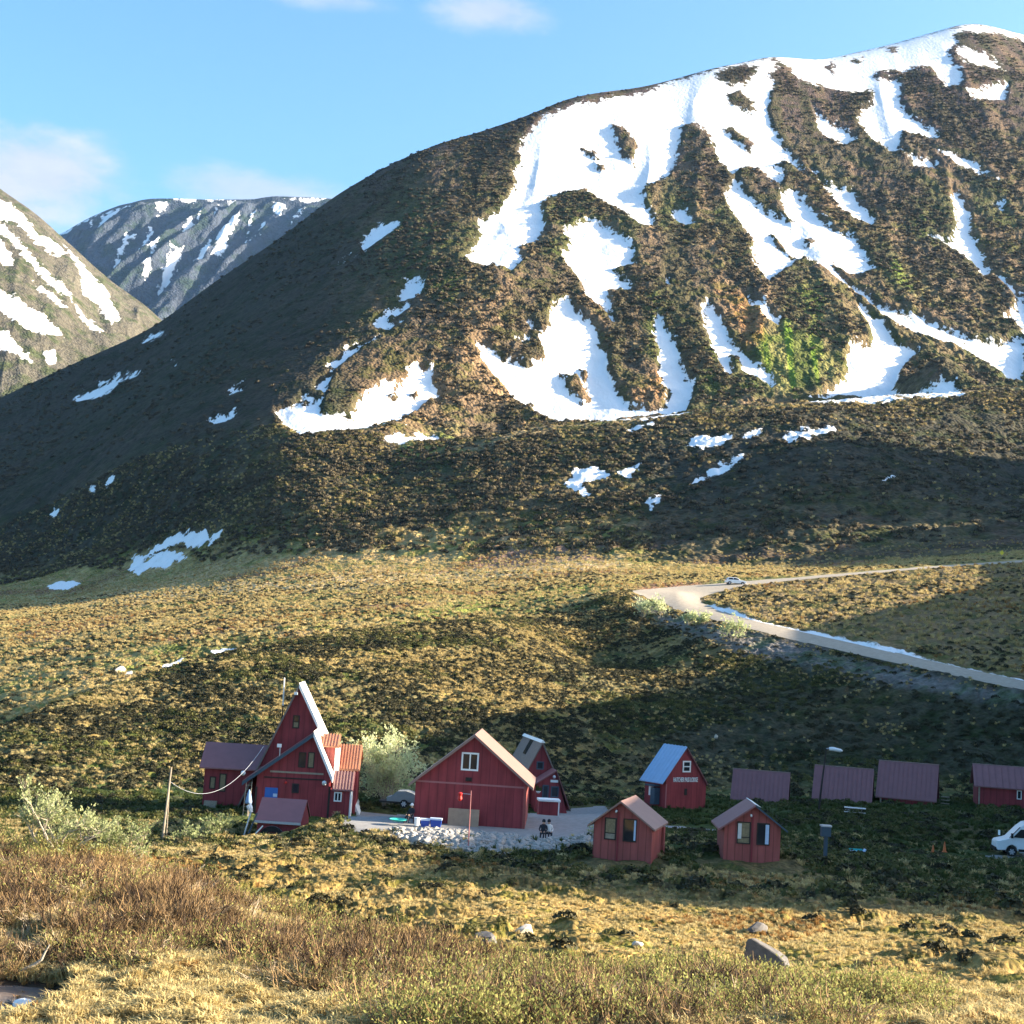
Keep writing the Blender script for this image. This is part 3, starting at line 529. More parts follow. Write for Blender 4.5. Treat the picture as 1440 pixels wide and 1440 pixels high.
far_sheet('far_mountain', [(-100,420),(0,372),(85,329),(130,304),(175,287),(220,279),(280,280),(350,280),(385,276),(460,279),(540,300),(650,340),(760,400)],
          [(-100,640),(100,620),(300,620),(500,620),(760,640)], None, 6500, 5000, [H2(p) for p in FS], (.045,.055,.075),  # blue of distance haze put into the rock tint
          ground_mat('far_rock', 22.0, 0.8, 0.25, True, 13.0, snow_scale=.12), lambda X, Y, v: 330*np.sin(np.clip(v, 0, 1)*math.pi)**.6*(1-np.abs(2*fbm((X-.25*Y)/250, Y/2200, 4, 85, .58)-1)-.6)+60*(fbm(X/70, Y/160, 4, 86, .6)-.5), nt=520, nr=300, tr=(-.43, 0.03))
# ---------------------------------------------------------------- ground cover (stuff): heath, tussocks, twiggy scrub
rng = np.random.default_rng(7); rnd = random.Random(11)
class MB:
    def __init__(s): s.v = []; s.f = []
    def quad(s, a, b, c, d): i = len(s.v); s.v += [a, b, c, d]; s.f.append((i, i+1, i+2, i+3))
    def tri(s, a, b, c): i = len(s.v); s.v += [a, b, c]; s.f.append((i, i+1, i+2))
    def tube(s, pts, rad, n=4):
        base = len(s.v); pts = [Vector(p) for p in pts]
        for i, p in enumerate(pts):
            d = (pts[min(i+1, len(pts)-1)]-pts[max(i-1, 0)]).normalized()
            a = d.cross(Vector((0, 0, 1)) if abs(d.z) < .95 else Vector((1, 0, 0))).normalized(); b = d.cross(a)
            for k in range(n):
                q = 2*math.pi*k/n; s.v.append(p+(a*math.cos(q)+b*math.sin(q))*rad[i])
        for i in range(len(pts)-1):
            for k in range(n): s.f.append((base+i*n+k, base+i*n+(k+1) % n, base+(i+1)*n+(k+1) % n, base+(i+1)*n+k))
        s.f.append(tuple(base+(len(pts)-1)*n+k for k in range(n)))
        s.f.append(tuple(base+k for k in reversed(range(n))))
    def box(s, x0, x1, y0, y1, z0, z1):
        i = len(s.v); s.v += [Vector((x, y, z)) for z in (z0, z1) for y in (y0, y1) for x in (x0, x1)]
        for f in ((0,2,3,1),(4,5,7,6),(0,1,5,4),(2,6,7,3),(0,4,6,2),(1,3,7,5)): s.f.append(tuple(i+k for k in f))
    def prism(s, poly, y0, y1):
        """polygon in x,z extruded along y"""
        i = len(s.v); n = len(poly); s.v += [Vector((x, y0, z)) for x, z in poly]+[Vector((x, y1, z)) for x, z in poly]
        s.f.append(tuple(range(i, i+n))); s.f.append(tuple(range(i+2*n-1, i+n-1, -1)))
        for k in range(n): s.f.append((i+k, i+n+k, i+n+(k+1) % n, i+(k+1) % n))
    def mesh(s, name, m):
        me = bpy.data.meshes.new(name); me.from_pydata(s.v, [], s.f); me.materials.append(m)
        bm = bmesh.new(); bm.from_mesh(me); bmesh.ops.recalc_face_normals(bm, faces=bm.faces); bm.to_mesh(me); bm.free(); return me
    def build(s, name, m, parent=None, smooth=False, link=True):
        me = s.mesh(name, m); o = bpy.data.objects.new(name, me)
        if smooth: me.polygons.foreach_set('use_smooth', [True]*len(me.polygons))
        if link: COL.objects.link(o)
        if parent: o.parent = parent
        return o
def leaf_mat(name, c1, c2, trans=0.25):
    m, N, L = mat(name)
    oi = N('ShaderNodeObjectInfo'); g = N('ShaderNodeNewGeometry'); n = N('ShaderNodeTexNoise', i_Scale=0.13, i_Detail=3.0); L(g, 'Position', n, 'Vector')
    s = N('ShaderNodeMath', operation='ADD'); L(oi, 'Random', s, 0); L(n, 'Fac', s, 1)
    s2 = N('ShaderNodeMath', operation='ADD'); L(g, 'Random Per Island', s2, 0); L(s, 0, s2, 1)
    r = N('ShaderNodeMapRange'); L(s2, 0, r, 'Value'); r.inputs[1].default_value = .7; r.inputs[2].default_value = 2.2
    mx = N('ShaderNodeMixRGB'); L(r, 0, mx, 0); mx.inputs[1].default_value = (*c1, 1); mx.inputs[2].default_value = (*c2, 1)
    b = N('ShaderNodeBsdfPrincipled', i_Roughness=.75); b.inputs['Specular IOR Level'].default_value = .15; L(mx, 0, b, 'Base Color')
    t = N('ShaderNodeBsdfTranslucent'); L(mx, 0, t, 'Color'); ms = N('ShaderNodeMixShader', i_0=trans); L(b, 0, ms, 1); L(t, 0, ms, 2)
    o = N('ShaderNodeOutputMaterial'); L(ms if trans else b, 0, o, 'Surface'); return m
def shrub_src(name, m, n=70, leaf=.16, h=.75, seed=0):
    r = random.Random(seed); b = MB()
    for i in range(n):
        a = r.uniform(0, 6.283); q = r.random()**.5; z = h*(1-q*q*.85)*r.uniform(.45, 1.0)
        c = Vector((math.cos(a)*q, math.sin(a)*q, z)); d = Vector((c.x+r.gauss(0, .5), c.y+r.gauss(0, .5), .6+r.gauss(0, .5))).normalized()
        u = d.orthogonal().normalized(); u.rotate(Matrix.Rotation(r.uniform(0, 6.28), 3, d)); w = d.cross(u); s = leaf*r.uniform(.6, 1.5)
        b.quad(c-u*s-w*s*.6, c+u*s*.8-w*s*.7, c+u*s+w*s*.7+d*s*.3, c-u*s*.7+w*s*.6)
    return b.build(name, m, link=False)
def tuft_src(name, m, n=34, h=1.0, wid=.035, lean=.6, seed=0):
    r = random.Random(seed); b = MB()
    for i in range(n):
        a = r.uniform(0, 6.283); q = r.random()*.35; p = Vector((math.cos(a)*q, math.sin(a)*q, -.05)); l = h*r.uniform(.5, 1.1)
        o = Vector((math.cos(a+r.gauss(0, .6)), math.sin(a+r.gauss(0, .6)), 0))*lean*r.uniform(.3, 1.2)*l; w = Vector((-o.y, o.x, 0)).normalized()*wid*r.uniform(.7, 1.3)
        m1 = p+o*.4+Vector((0, 0, l*.65)); t = p+o+Vector((0, 0, l*(.95-.3*lean)))
        b.quad(p-w, p+w, m1+w*.8, m1-w*.8); b.tri(m1-w*.8, m1+w*.8, t)
    return b.build(name, m, link=False)
def twig_src(name, m, n=16, seed=0, leaves=None, lean=(-.0, 0)):
    r = random.Random(seed); b = MB(); lf = []
    def grow(p, d, l, rad, lev):
        mid = p+d*l*.5+Vector((r.gauss(0, .05), r.gauss(0, .05), r.gauss(0, .03)))*l; d2 = (d+Vector((r.gauss(0, .2), r.gauss(0, .2), .12))).normalized(); e = mid+d2*l*.5
        b.tube([p, mid, e], [rad, rad*.75, rad*.4], 3); lf.append((e, d2)); lf.append((mid, d2))
        if lev:
            for k in range(r.choice((2, 3, 3))):
                o = mid.lerp(e, r.random()); dd = (d2+Vector((r.gauss(0, .55), r.gauss(0, .55), .15+r.gauss(0, .3)))).normalized(); grow(o, dd, l*r.uniform(.4, .62), rad*.55, lev-1)
    for i in range(n):
        a = r.uniform(0, 6.283); q = r.random()*.35; d = Vector((math.cos(a)*.75+lean[0], math.sin(a)*.75+lean[1], r.uniform(.45, 1.1))).normalized()
        grow(Vector((math.cos(a)*q, math.sin(a)*q, -.05)), d, r.uniform(.45, .8), .016, 1)
    o = b.build(name, m, link=False)
    if leaves:
        c = MB()
        for p, d in lf:
            for k in range(leaves):
                q = p+Vector((r.gauss(0, .05), r.gauss(0, .05), r.gauss(0, .05))); u = (d+Vector((r.gauss(0, .6), r.gauss(0, .6), r.gauss(0, .4)))).normalized(); w = u.orthogonal().normalized(); w.rotate(Matrix.Rotation(r.uniform(0, 6.28), 3, u)); s = r.uniform(.022, .045)
                c.quad(q, q+u*s+w*s*.55, q+u*s*2.1, q+u*s-w*s*.55)
        return o, c.build(name+'_leaf', M_BUD if leaves else m, link=False)
    return o
def sample(n, r0, r1, w):
    """n random ground points in rows r0..r1, chance given by the weight array w over ground area"""
    A = (TY[r0+1:r1+1]-TY[r0:r1])*TY[r0:r1]; W = (A*w[r0:r1]*vis[r0:r1]*((GPX[r0:r1] > -70) & (GPX[r0:r1] < 1520) & (GPY[r0:r1] < 1500)))[:, :-1].ravel()
    W = np.cumsum(W); k = np.searchsorted(W, rng.random(n)*W[-1]); i, j = k//(NC-1)+r0, k % (NC-1); f, g = rng.random(n), rng.random(n)
    def bl(Q): return (Q[i, j]*(1-f)+Q[i+1, j]*f)*(1-g)+(Q[i, j+1]*(1-f)+Q[i+1, j+1]*f)*g
    return np.stack([bl(TX), bl(TY), bl(TZ)], -1)
def scatter(name, pts, scl, src, tilt=.15, sink=.05):
    me = bpy.data.meshes.new(name); me.vertices.add(len(pts)); p = pts.copy(); p[:, 2] -= sink*scl; me.vertices.foreach_set('co', p.astype(np.float32).ravel())
    a = me.attributes.new('rot', 'FLOAT_VECTOR', 'POINT'); rt = np.stack([rng.normal(0, tilt, len(p)), rng.normal(0, tilt, len(p)), rng.random(len(p))*6.283], -1); a.data.foreach_set('vector', rt.astype(np.float32).ravel())
    a = me.attributes.new('scl', 'FLOAT', 'POINT'); a.data.foreach_set('value', scl.astype(np.float32))
    o = bpy.data.objects.new(name, me); COL.objects.link(o); o['kind'] = 'stuff'
    ng = bpy.data.node_groups.new(name, 'GeometryNodeTree'); ng.interface.new_socket('Geometry', in_out='INPUT', socket_type='NodeSocketGeometry'); ng.interface.new_socket('Geometry', in_out='OUTPUT', socket_type='NodeSocketGeometry')
    gi = ng.nodes.new('NodeGroupInput'); go = ng.nodes.new('NodeGroupOutput'); ip = ng.nodes.new('GeometryNodeInstanceOnPoints'); ob = ng.nodes.new('GeometryNodeObjectInfo'); ob.inputs['Object'].default_value = src
    ar = ng.nodes.new('GeometryNodeInputNamedAttribute'); ar.data_type = 'FLOAT_VECTOR'; ar.inputs['Name'].default_value = 'rot'
    asx = ng.nodes.new('GeometryNodeInputNamedAttribute'); asx.data_type = 'FLOAT'; asx.inputs['Name'].default_value = 'scl'
    ng.links.new(gi.outputs[0], ip.inputs['Points']); ng.links.new(ob.outputs['Geometry'], ip.inputs['Instance']); ng.links.new(ar.outputs['Attribute'], ip.inputs['Rotation']); ng.links.new(asx.outputs['Attribute'], ip.inputs['Scale']); ng.links.new(ip.outputs[0], go.inputs[0])
    md = o.modifiers.new('scatter', 'NODES'); md.node_group = ng; return o
M_HEATH = leaf_mat('heath_leaf', (.018,.019,.011), (.06,.055,.026), .1)
M_STRAW = leaf_mat('straw_blade', (.34,.255,.105), (.60,.49,.235), .35)
M_OLIVE = leaf_mat('olive_leaf', (.045,.055,.016), (.13,.12,.04), .2)
M_GREEN = leaf_mat('grass_blade', (.035,.055,.017), (.09,.11,.032), .3)
M_TWIG = leaf_mat('twig_bark', (.065,.042,.024), (.36,.235,.11), 0)
M_DTWIG = leaf_mat('dark_twig_bark', (.018,.012,.009), (.06,.036,.022), 0)
M_PALE = leaf_mat('pale_twig', (.26,.20,.13), (.42,.34,.24), 0)
M_RUST = leaf_mat('rust_blade', (.24,.13,.045), (.40,.24,.085), .3)
M_BUD = leaf_mat('bud_leaf', (.17,.19,.05), (.38,.36,.12), .35)
M_MOSS = leaf_mat('mountain_heath_leaf', (.034,.029,.02), (.115,.092,.05), .1)
zero = np.zeros_like(TZ); one = zero+1
zero = np.zeros_like(TZ); one = zero+1; clear = zero
for u_, v_, d_, rx_, ry_ in ((390,1190,101,4.5,5),(430,1152,112,9,5),(660,1165,98,9,6),(875,1214,74,3.5,3),(1054,1214,74,3.5,3),(1430,1203,108,5,4),(1312,1199,104,3,3),(1206,1195,94,2,3),(775,1152,112,4,6)):
    p_ = P(u_, v_, d_); clear = np.maximum(clear, 1-sstep(.7, 1.1, np.sqrt(((TX-p_.x)/rx_)**2+((TY-p_.y)/ry_)**2)))
bank_ = np.where((KK > 4.5) & (KK < 6.6), poly_sdf(GPX, GPY, [(540,1174),(600,1165),(740,1170),(760,1170),(850,1172),(846,1188),(760,1198),(700,1205),(640,1203),(585,1197),(545,1188)], 10), -10)
crest_ = sstep(-3, 2, poly_sdf(GPX, GPY, [(600,640),(640,628),(760,600),(970,581),(1150,567),(1300,556),(1440,546),(1440,552),(1300,562),(1150,573),(970,588),(760,607),(650,640)], 6))
lime_ = sstep(-6, 8, poly_sdf(GPX, GPY, [(1066,478),(1100,452),(1150,478),(1188,500),(1188,530),(1150,558),(1100,568),(1078,530)], 12))*(KK > 16)
sm_ = sstep(850, 940, GPX)*sstep(15.75, 15.3, KK)*(KK > 14)
fr = free*(1-.8*lime_)*(1-.7*sm_)*(1-clear)*(road_s < -1)*(1-.85*sstep(-6, 6, emb))*(1-.9*sstep(-4, 3, bank_))*(1-.85*crest_)*(pad_s < -1)*(snow < -1)
def many(name, pts, s0, s1, srcs, **k):
    for i, s in enumerate(srcs):
        q = pts[i::len(srcs)]; scatter(name, q, rng.uniform(s0, s1, len(q)), s, **k)
heath = [shrub_src('heath_shrub', M_HEATH, 80, .15, .7, i) for i in range(3)]
moss = [shrub_src('mountain_shrub', M_MOSS, 60, .2, .8, 10+i) for i in range(3)]
olive = [shrub_src('olive_shrub', M_OLIVE, 70, .13, .7, 20+i) for i in range(2)]
straw = [tuft_src('straw_tuft', M_STRAW, 40, 1, .045, .8, i) for i in range(3)]
rust = [tuft_src('rust_tuft', M_RUST, 36, .9, .05, .7, 30)]
green = [tuft_src('green_tuft', M_GREEN, 36, 1, .05, .6, 40+i) for i in range(2)]
twig = [twig_src('twig_clump', M_TWIG, 15, 50+i, lean=(-.35, -.1)) for i in range(4)]
palet = [twig_src('pale_twig_clump', M_PALE, 8, 60, lean=(-.3, 0))]
bud = [twig_src('bud_clump', M_TWIG, 9, 70+i, leaves=2) for i in range(3)]
R8, R10, R14, R17 = row_of(7.6), row_of(10.9), row_of(14.2), row_of(20)
# hill behind the cabins
pat = sstep(.36, .58, fbm(TX/7, TY/7, 3, 101)); pat2 = sstep(.42, .62, fbm(TX/13, TY/10, 3, 102))
many('heath', sample(15000, R8, R10, fr*(.2+pat)*(1-.75*rs_)), .26, .62, heath)
many('straw_grass', sample(17000, R8, R10, fr*(.15+pat2)*(1-.8*rs_)), .26, .55, straw)
many('green_grass', sample(2500, R8, R10, fr*sstep(.55, .7, fbm(TX/20, TY/14, 3, 64))), .4, .8, olive)
# golden bench and the hill inside the bend
many('heath', sample(6500, R10, R14, fr*(.15+sstep(.4, .6, fbm(TX/16, TY/12, 3, 103)))*(KK < 13.6)), .3, .72, heath)
many('straw_grass', sample(22000, R10, R14, fr), .4, .9, straw); many('rust_grass', sample(3000, R10, R14, fr*sstep(.52, .68, fbm(TX/30, TY/18, 3, 65))), .5, .9, rust)
# scrub on the second hill and on the mountain
many('straw_grass', sample(9000, R14, row_of(16.2), fr*(1-.8*sm_)*(.15+sstep(.5, .66, fbm(TX/24, TY/20, 3, 108)))), .8, 1.6, straw+olive); many('mountain_heath', sample(8000, R14, row_of(16.2), fr*(.3+sstep(.38, .6, fbm(TX/30, TY/26, 3, 104)))), .8, 1.9, moss)
many('mountain_heath', sample(12000, row_of(16.2), R17, fr*(snow < -4)*(.25+.75*face)*(KK < 19.93)*(.2+sstep(.4, .6, fbm(TX/40, TY/60, 3, 105)))), .9, 2.3, moss)
# valley floor and the shaded grass round the cabins
many('green_grass', sample(9000, row_of(4.6), R8, fr*(KK > 4.6)), .22, .55, green); many('heath', sample(2600, row_of(4.2), R8, fr*pat), .35, .8, olive+heath[:1])
many('straw_grass', sample(4000, row_of(4.2), row_of(6.2), fr*(.2+sstep(760, 560, GPX))), .25, .5, straw)
# sunlit meadow
many('straw_grass', sample(14000, row_of(2), row_of(4.7), fr*(1-.9*mound)), .08, .24, straw); many('rust_grass', sample(2200, row_of(2), row_of(4.6), fr*sstep(.52, .66, nb)), .15, .35, rust)
many('heath', sample(250, row_of(2.2), row_of(4.6), fr*mound), .2, .45, heath[:1]+olive[:1])
# scrub on the near bank: brown twigs on the left running down to the right
scrub = sstep(-30, 40, poly_sdf(GPX, GPY, [(-120,1195),(210,1222),(340,1275),(480,1318),(620,1348),(820,1380),(1010,1408),(1150,1440),(1200,1480),(520,1480),(470,1420),(330,1370),(180,1370),(0,1370),(-120,1370)], 41))*(KK < 2.1)*(KK > .6)
dry = np.where(pud < -5, 1.0, 0.0); scrub = scrub*dry
gap = .05+.95*sstep(.42, .52, fbm(TX/2.2, TY/2.2, 3, 106))
many('straw_grass', sample(20000, row_of(.7), row_of(2.1), dry), .14, .36, straw); many('rust_grass', sample(4500, row_of(.7), row_of(2.1), sstep(.45, .6, nb2)+.1), .14, .3, rust)
many('twig_scrub', sample(3000, row_of(.7), row_of(2.1), scrub*gap), .40, .88, twig); many('dark_twigs', sample(800, row_of(.7), row_of(2.1), scrub*gap), .5, 1.1, [twig_src('dark_twig_clump', M_DTWIG, 12, 90+i, lean=(-.35, -.1)) for i in range(2)]); many('pale_twigs', sample(380, row_of(.7), row_of(2.1), scrub), .5, 1.0, palet)
rim = np.maximum(sstep(14, 4, np.abs(poly_sdf(GPX, GPY+8, [(-120,1205),(210,1232),(340,1282),(480,1325),(620,1352),(820,1385),(1010,1404),(1300,1440),(1300,1700),(-120,1700)], 30))), .8*sstep(-20, 20, poly_sdf(GPX, GPY, [(600,1400),(760,1385),(1010,1404),(1200,1440),(1200,1500),(560,1500)], 40)))*(KK < 2.15)*(KK > .6)
bp_ = sample(1050, row_of(.7), row_of(2.15), (scrub*.22+rim*.9)*(.2+sstep(.5, .62, fbm(TX/3.5, TY/3.5, 2, 107))))
for i, (st, lf) in enumerate(bud):
    q = bp_[i::3]; sc_ = rng.uniform(.5, 1.0, len(q)); st0 = rng.bit_generator.state; scatter('budding_scrub', q, sc_, st); rng.bit_generator.state = st0; scatter('budding_leaves', q, sc_, lf)
# ---------------------------------------------------------------- paints
RED = simple('red_paint', (.245,.036,.042), .7, 0, .12, 1.2, .004, stripe=.6); RED2 = simple('red_paint_bright', (.30,.075,.065), .7, 0, .14, 1.2, stripe=.4)
ROOF = simple('brown_metal_roof', (.25,.15,.125), .45, 0, .10, 1.5, 0, .5); ROOFD = simple('purple_brown_roof', (.225,.095,.098), .5, 0, .10, 1.5, 0, .4)
ROOFO = simple('sunlit_orange_metal_roof', (.42,.19,.10), .42, 0, .12, 2, 0, .5); ROOFB = simple('sky_reflection_metal_roof', (.24,.38,.56), .35, 0, .08, 2, 0, .6)  # orange holds the sunlight, blue the sky's reflection, both put into the colour
SHINGLE = simple('weathered_shingle', (.17,.14,.125), .85, 0, .25, 5, .01); WHITE = simple('white_paint', (.78,.78,.76), .5, 0, .04, 3)
TRIM = simple('dark_blue_trim', (.045,.075,.105), .6, 0, .1, 3); TRIMR = simple('pinkish_trim', (.34,.13,.13), .7, 0, .1, 3); DARK = simple('dark_wood', (.035,.028,.025), .85, 0, .25, 3, .01)
GLASS = simple('window_glass', (.02,.022,.028), .06, 0, .1, 1, 0, .7); REFLY = simple('yellow_pane_reflection', (.22,.17,.095), .5, 0, .35, 9); BLUEW = simple('pale_blue_blind', (.45,.55,.72), .5, 0, .1, 6)  # pane yellow is a dim reflection put into the colour
BLUE = simple('blue_plastic', (.02,.06,.32), .45, 0, .1, 4); SIGNB = simple('blue_sign', (.03,.12,.42), .5, 0, .1, 3); TEAL = simple('teal_plastic', (.04,.40,.36), .4, 0, .05, 3)
PLY = simple('plywood', (.34,.23,.16), .85, 0, .18, 3, .003); WOOD = simple('grey_wood', (.30,.25,.19), .85, 0, .25, 5, .01); STEEL = simple('galvanised_steel', (.48,.50,.54), .4, .5, .12, 6)
BLACK = simple('black_rubber', (.012,.012,.013), .75, 0, .2, 8); CONE = simple('orange_plastic', (.62,.16,.05), .5, 0, .05, 4); CARW = simple('white_car_paint', (.78,.79,.80), .22, 0, .02, 2, 0, .6)
ROCK = simple('grey_stone', (.30,.285,.265), .92, 0, .35, 5, .03); ROCKD = simple('dark_stone', (.105,.10,.098), .92, 0, .4, 4, .03); ROCKP = simple('pale_stone', (.50,.45,.38), .9, 0, .25, 5, .02)
REDP = simple('red_plastic', (.55,.03,.025), .4, 0, .05, 4); SKIN = simple('skin', (.48,.28,.19), .6, 0, .05, 9); CLOTH = simple('black_cloth', (.02,.022,.03), .9, 0, .2, 9); CLOTHW = simple('pale_cloth', (.6,.58,.55), .9, 0, .1, 9)
TARP = simple('blue_cloth', (.20,.30,.48), .8, 0, .15, 4); GREYT = simple('grey_tarp', (.22,.23,.23), .8, 0, .15, 3); YEL = simple('yellow_sign_paint', (.72,.55,.03), .5, 0, .05, 3); HLMP = simple('lamp_lens', (.75,.78,.8), .2, 0, .05, 3)
# ---------------------------------------------------------------- placing
class Site:
    """a front plane standing at a ground point; q() reads where a photo ray meets that plane (or one yo behind it)"""
    def __init__(s, name, label, cat, px, py, D, th=0, group=None, ground=False):
        s.o = P(px, py, D)
        if ground: s.o.z = gz(s.o.x, s.o.y)
        a = R(th); s.X = Vector((math.cos(a), -math.sin(a), 0)); s.Y = Vector((math.sin(a), math.cos(a), 0))
        e = bpy.data.objects.new(name, None); e.empty_display_size = .3; COL.objects.link(e); e.location = s.o; e.rotation_euler = (0, 0, -a); s.e = e
        tag(e, label, cat, group)
    def q(s, px, py, yo=0.0):
        t, z = pxts(px, py); d = Vector((float(t), 1, float(z))); k = (s.Y.dot(s.o)+yo)/s.Y.dot(d); p = d*k-s.o
        return p.dot(s.X), p.z
    def part(s, name, mb, m, parent=None, label=None, smooth=False):
        o = mb.build(name, m, parent or s.e, smooth)
        if label: o['label'] = label
        return o
    def wall(s, pts, y0, y1, m, name='wall'):
        b = MB(); b.prism(pts, y0, y1); return s.part(name, b, m)
    def slab(s, a, t, y0, y1, th, m, name='roof', seams=0, lift=.004):
        """roof panel from ridge a=(x,z) down to eave t=(x,z), along y"""
        b = MB(); a = (a[0], a[1]+lift); t = (t[0], t[1]+lift); b.prism([a, t, (t[0], t[1]+th), (a[0], a[1]+th)], y0, y1); o = s.part(name, b, m)
        if seams:
            c = MB(); h = .05
            for i in range(seams):
                y = y0+(y1-y0)*(i+.5)/seams; c.prism([(a[0], a[1]+th+.002), (t[0], t[1]+th+.002), (t[0], t[1]+th+h), (a[0], a[1]+th+h)], y-.03, y+.03)
            s.part('roof_seam', c, m, o)
        return o
    def slope(s, x0, x1, e, r, th, m, name='roof', seams=0, sw=.06, sm=None):
        """roof panel facing the viewer: eave e=(y,z) up to ridge r=(y,z), from x0 to x1"""
        def pan(b, xa, xb, z0, z1):
            i = len(b.v); p = [(e[0], e[1]+z0), (r[0], r[1]+z0), (r[0], r[1]+z1), (e[0], e[1]+z1)]
            b.v += [Vector((xa, y, z)) for y, z in p]+[Vector((xb, y, z)) for y, z in p]
            b.f += [(i, i+1, i+2, i+3), (i+7, i+6, i+5, i+4)]+[(i+k, i+4+k, i+4+(k+1) % 4, i+(k+1) % 4) for k in range(4)]
        b = MB(); pan(b, x0, x1, .004, th); o = s.part(name, b, m)
        if seams:
            c = MB()
            for k in range(seams): x = x0+(x1-x0)*(k+.5)/seams; pan(c, x-sw/2, x+sw/2, th+.002, th+.07)
            s.part('roof_seam', c, sm or m, o)
        return o
    def box(s, name, x0, x1, y0, y1, z0, z1, m, parent=None, label=None):
        b = MB(); b.box(x0, x1, y0, y1, z0, z1); return s.part(name, b, m, parent, label)
    def window(s, x0, x1, z0, z1, y=0., fm=None, fw=.09, mull='', pane=None, d=.05, pane2=None):
        fm = fm or WHITE; b = MB()
        b.box(x0, x1, y-d, y-.002, z1-fw, z1); b.box(x0, x1, y-d, y-.002, z0, z0+fw); b.box(x0, x0+fw, y-d, y-.002, z0+fw, z1-fw); b.box(x1-fw, x1, y-d, y-.002, z0+fw, z1-fw)
        xm, zm = (x0+x1)/2, (z0+z1)/2; cells = [(x0+fw, x1-fw, z0+fw, z1-fw)]
        if 'v' in mull: b.box(xm-fw*.4, xm+fw*.4, y-d, y-.002, z0+fw, z1-fw); cells = [(x0+fw, xm-fw*.4, z0+fw, z1-fw), (xm+fw*.4, x1-fw, z0+fw, z1-fw)]
        if 'h' in mull: zq = z0+(z1-z0)*(.5 if 'H' not in mull else .3); b.box(x0+fw, x1-fw, y-d, y-.002, zq-fw*.35, zq+fw*.35); cells = [(x0+fw, x1-fw, z0+fw, zq-fw*.35), (x0+fw, x1-fw, zq+fw*.35, z1-fw)]
        o = s.part('window', b, fm)
        for i, c in enumerate(cells): s.box('pane', c[0]+.001, c[1]-.001, y-.02, y-.004, c[2]+.001, c[3]-.001, (pane2 if i and pane2 else pane) or GLASS, o)
        return o
    def lamp(s, x, z, y=0., r=.09, m=None):
        b = MB(); b.tube([(x, y-.003, z), (x, y-.1, z), (x, y-.2, z-.05)], [r*.5, r, r*.9], 8); return s.part('wall_lamp', b, m or HLMP, None, None, True)
def gable(s, zb, wl, wr, tl, tr_, ap, yo, L, m, roofm, th=.16, oh=.35, rm2=None, seams=0):
    """gabled house front: wall foot corners, eave tips and ridge given as photo points"""
    a = s.q(*ap, yo-oh); a = (a[0], a[1]-th); l, r = s.q(*tl, yo-oh), s.q(*tr_, yo-oh); l = (l[0], l[1]-th*.6); r = (r[0], r[1]-th*.6)
    x0, x1 = s.q(*wl, yo)[0], s.q(*wr, yo)[0]
    def on(x): return a[1]+(l[1]-a[1])*(a[0]-x)/(a[0]-l[0]) if x < a[0] else a[1]+(r[1]-a[1])*(x-a[0])/(r[0]-a[0])
    pts = [(x0, zb), (x1, zb), (x1, on(x1)-.003), (a[0], a[1]-.003), (x0, on(x0)-.003)]
    s.wall(pts, yo, yo+L, m)
    s.slab(a, l, yo-oh, yo+L+oh, th, roofm, seams=seams); s.slab(a, r, yo-oh, yo+L+oh, th, rm2 or roofm, seams=seams)
    return a, l, r, x0, x1
def bar(p, q, r, m, name, s=None, n=6):
    b = MB(); b.tube([p, q], [r, r], n); o = b.build(name, m, s.e if s else None); return o
# ---------------------------------------------------------------- big red barn
B = Site('barn', 'large dark red barn with white attic window and pink-lit roof edge', 'barn', 660, 1161, 101, 2.5)
a, l, r, x0, x1 = gable(B, -1, (581,1155), (737,1166), (574,1104), (750,1110), (668,1033), 0, 8, RED, ROOF, .2, .4)
za, zb_ = B.q(587,1098)[1], B.q(733,1107)[1]
B.box('trim_board', x0-.01, x1-.02, -.03, -.002, za-.06, za+.06, TRIMR); B.box('corner_board', x1-.16, x1+.03, -.035, 8.0, -.9, za+.1, RED2)
p, q = B.q(648,1083), B.q(674,1059); B.window(p[0], q[0], p[1], q[1], 0, WHITE, .12, 'v', GLASS)
p = B.q(659,1096); b = MB(); b.box(p[0]-.22, p[0]+.22, -.06, -.004, p[1]-.14, p[1]+.14); [b.box(p[0]-.2, p[0]+.2, -.1, -.062, p[1]-.12+k*.09, p[1]-.07+k*.09) for k in range(3)]; B.part('vent', b, DARK)
p = B.q(600,1152); B.box('sill_board', x0, x1, -.12, -.003, -.25, -.05, WOOD)
# ---------------------------------------------------------------- lodge with the tall A-frame
G = Site('lodge', 'rambling red lodge with tall A-frame peak, its edge sunlit white, and sunlit orange side roofs', 'lodge', 430, 1152, 115, -3.5)
Q = G.q
# tall A-frame behind
a = Q(421,963,3.6); a = (a[0], a[1]-.25); sl_ = (Q(368,1071,3.6)[0]-a[0])/(Q(368,1071,3.6)[1]-a[1]); sr_ = (Q(451,1034,3.6)[0]-a[0])/(Q(451,1034,3.6)[1]-a[1])
zf = -.6; AL, AR = (a[0]+sl_*(zf-a[1]), zf), (a[0]+sr_*(zf-a[1]), zf)
G.wall([(AL[0], zf-.5), (AR[0], zf-.5), AR, a, AL], 4, 9, RED); G.slab(a, AL, 3.5, 9.2, .34, SHINGLE); G.slab(a, AR, 3.5, 9.2, .42, WHITE, 'roof')  # sun-facing right slope in white, its brightness put into the colour
p, q = Q(411,1024,4), Q(422,1006,4); G.window(p[0], q[0], p[1], q[1], 4, DARK, .1, 'h', REFLY, pane2=GLASS)
p = Q(416,982,3.6); b = MB(); b.box(p[0]-.14, p[0]+.14, 3.2, 3.5, p[1]+.3, p[1]+.52); G.part('floodlight', b, HLMP)
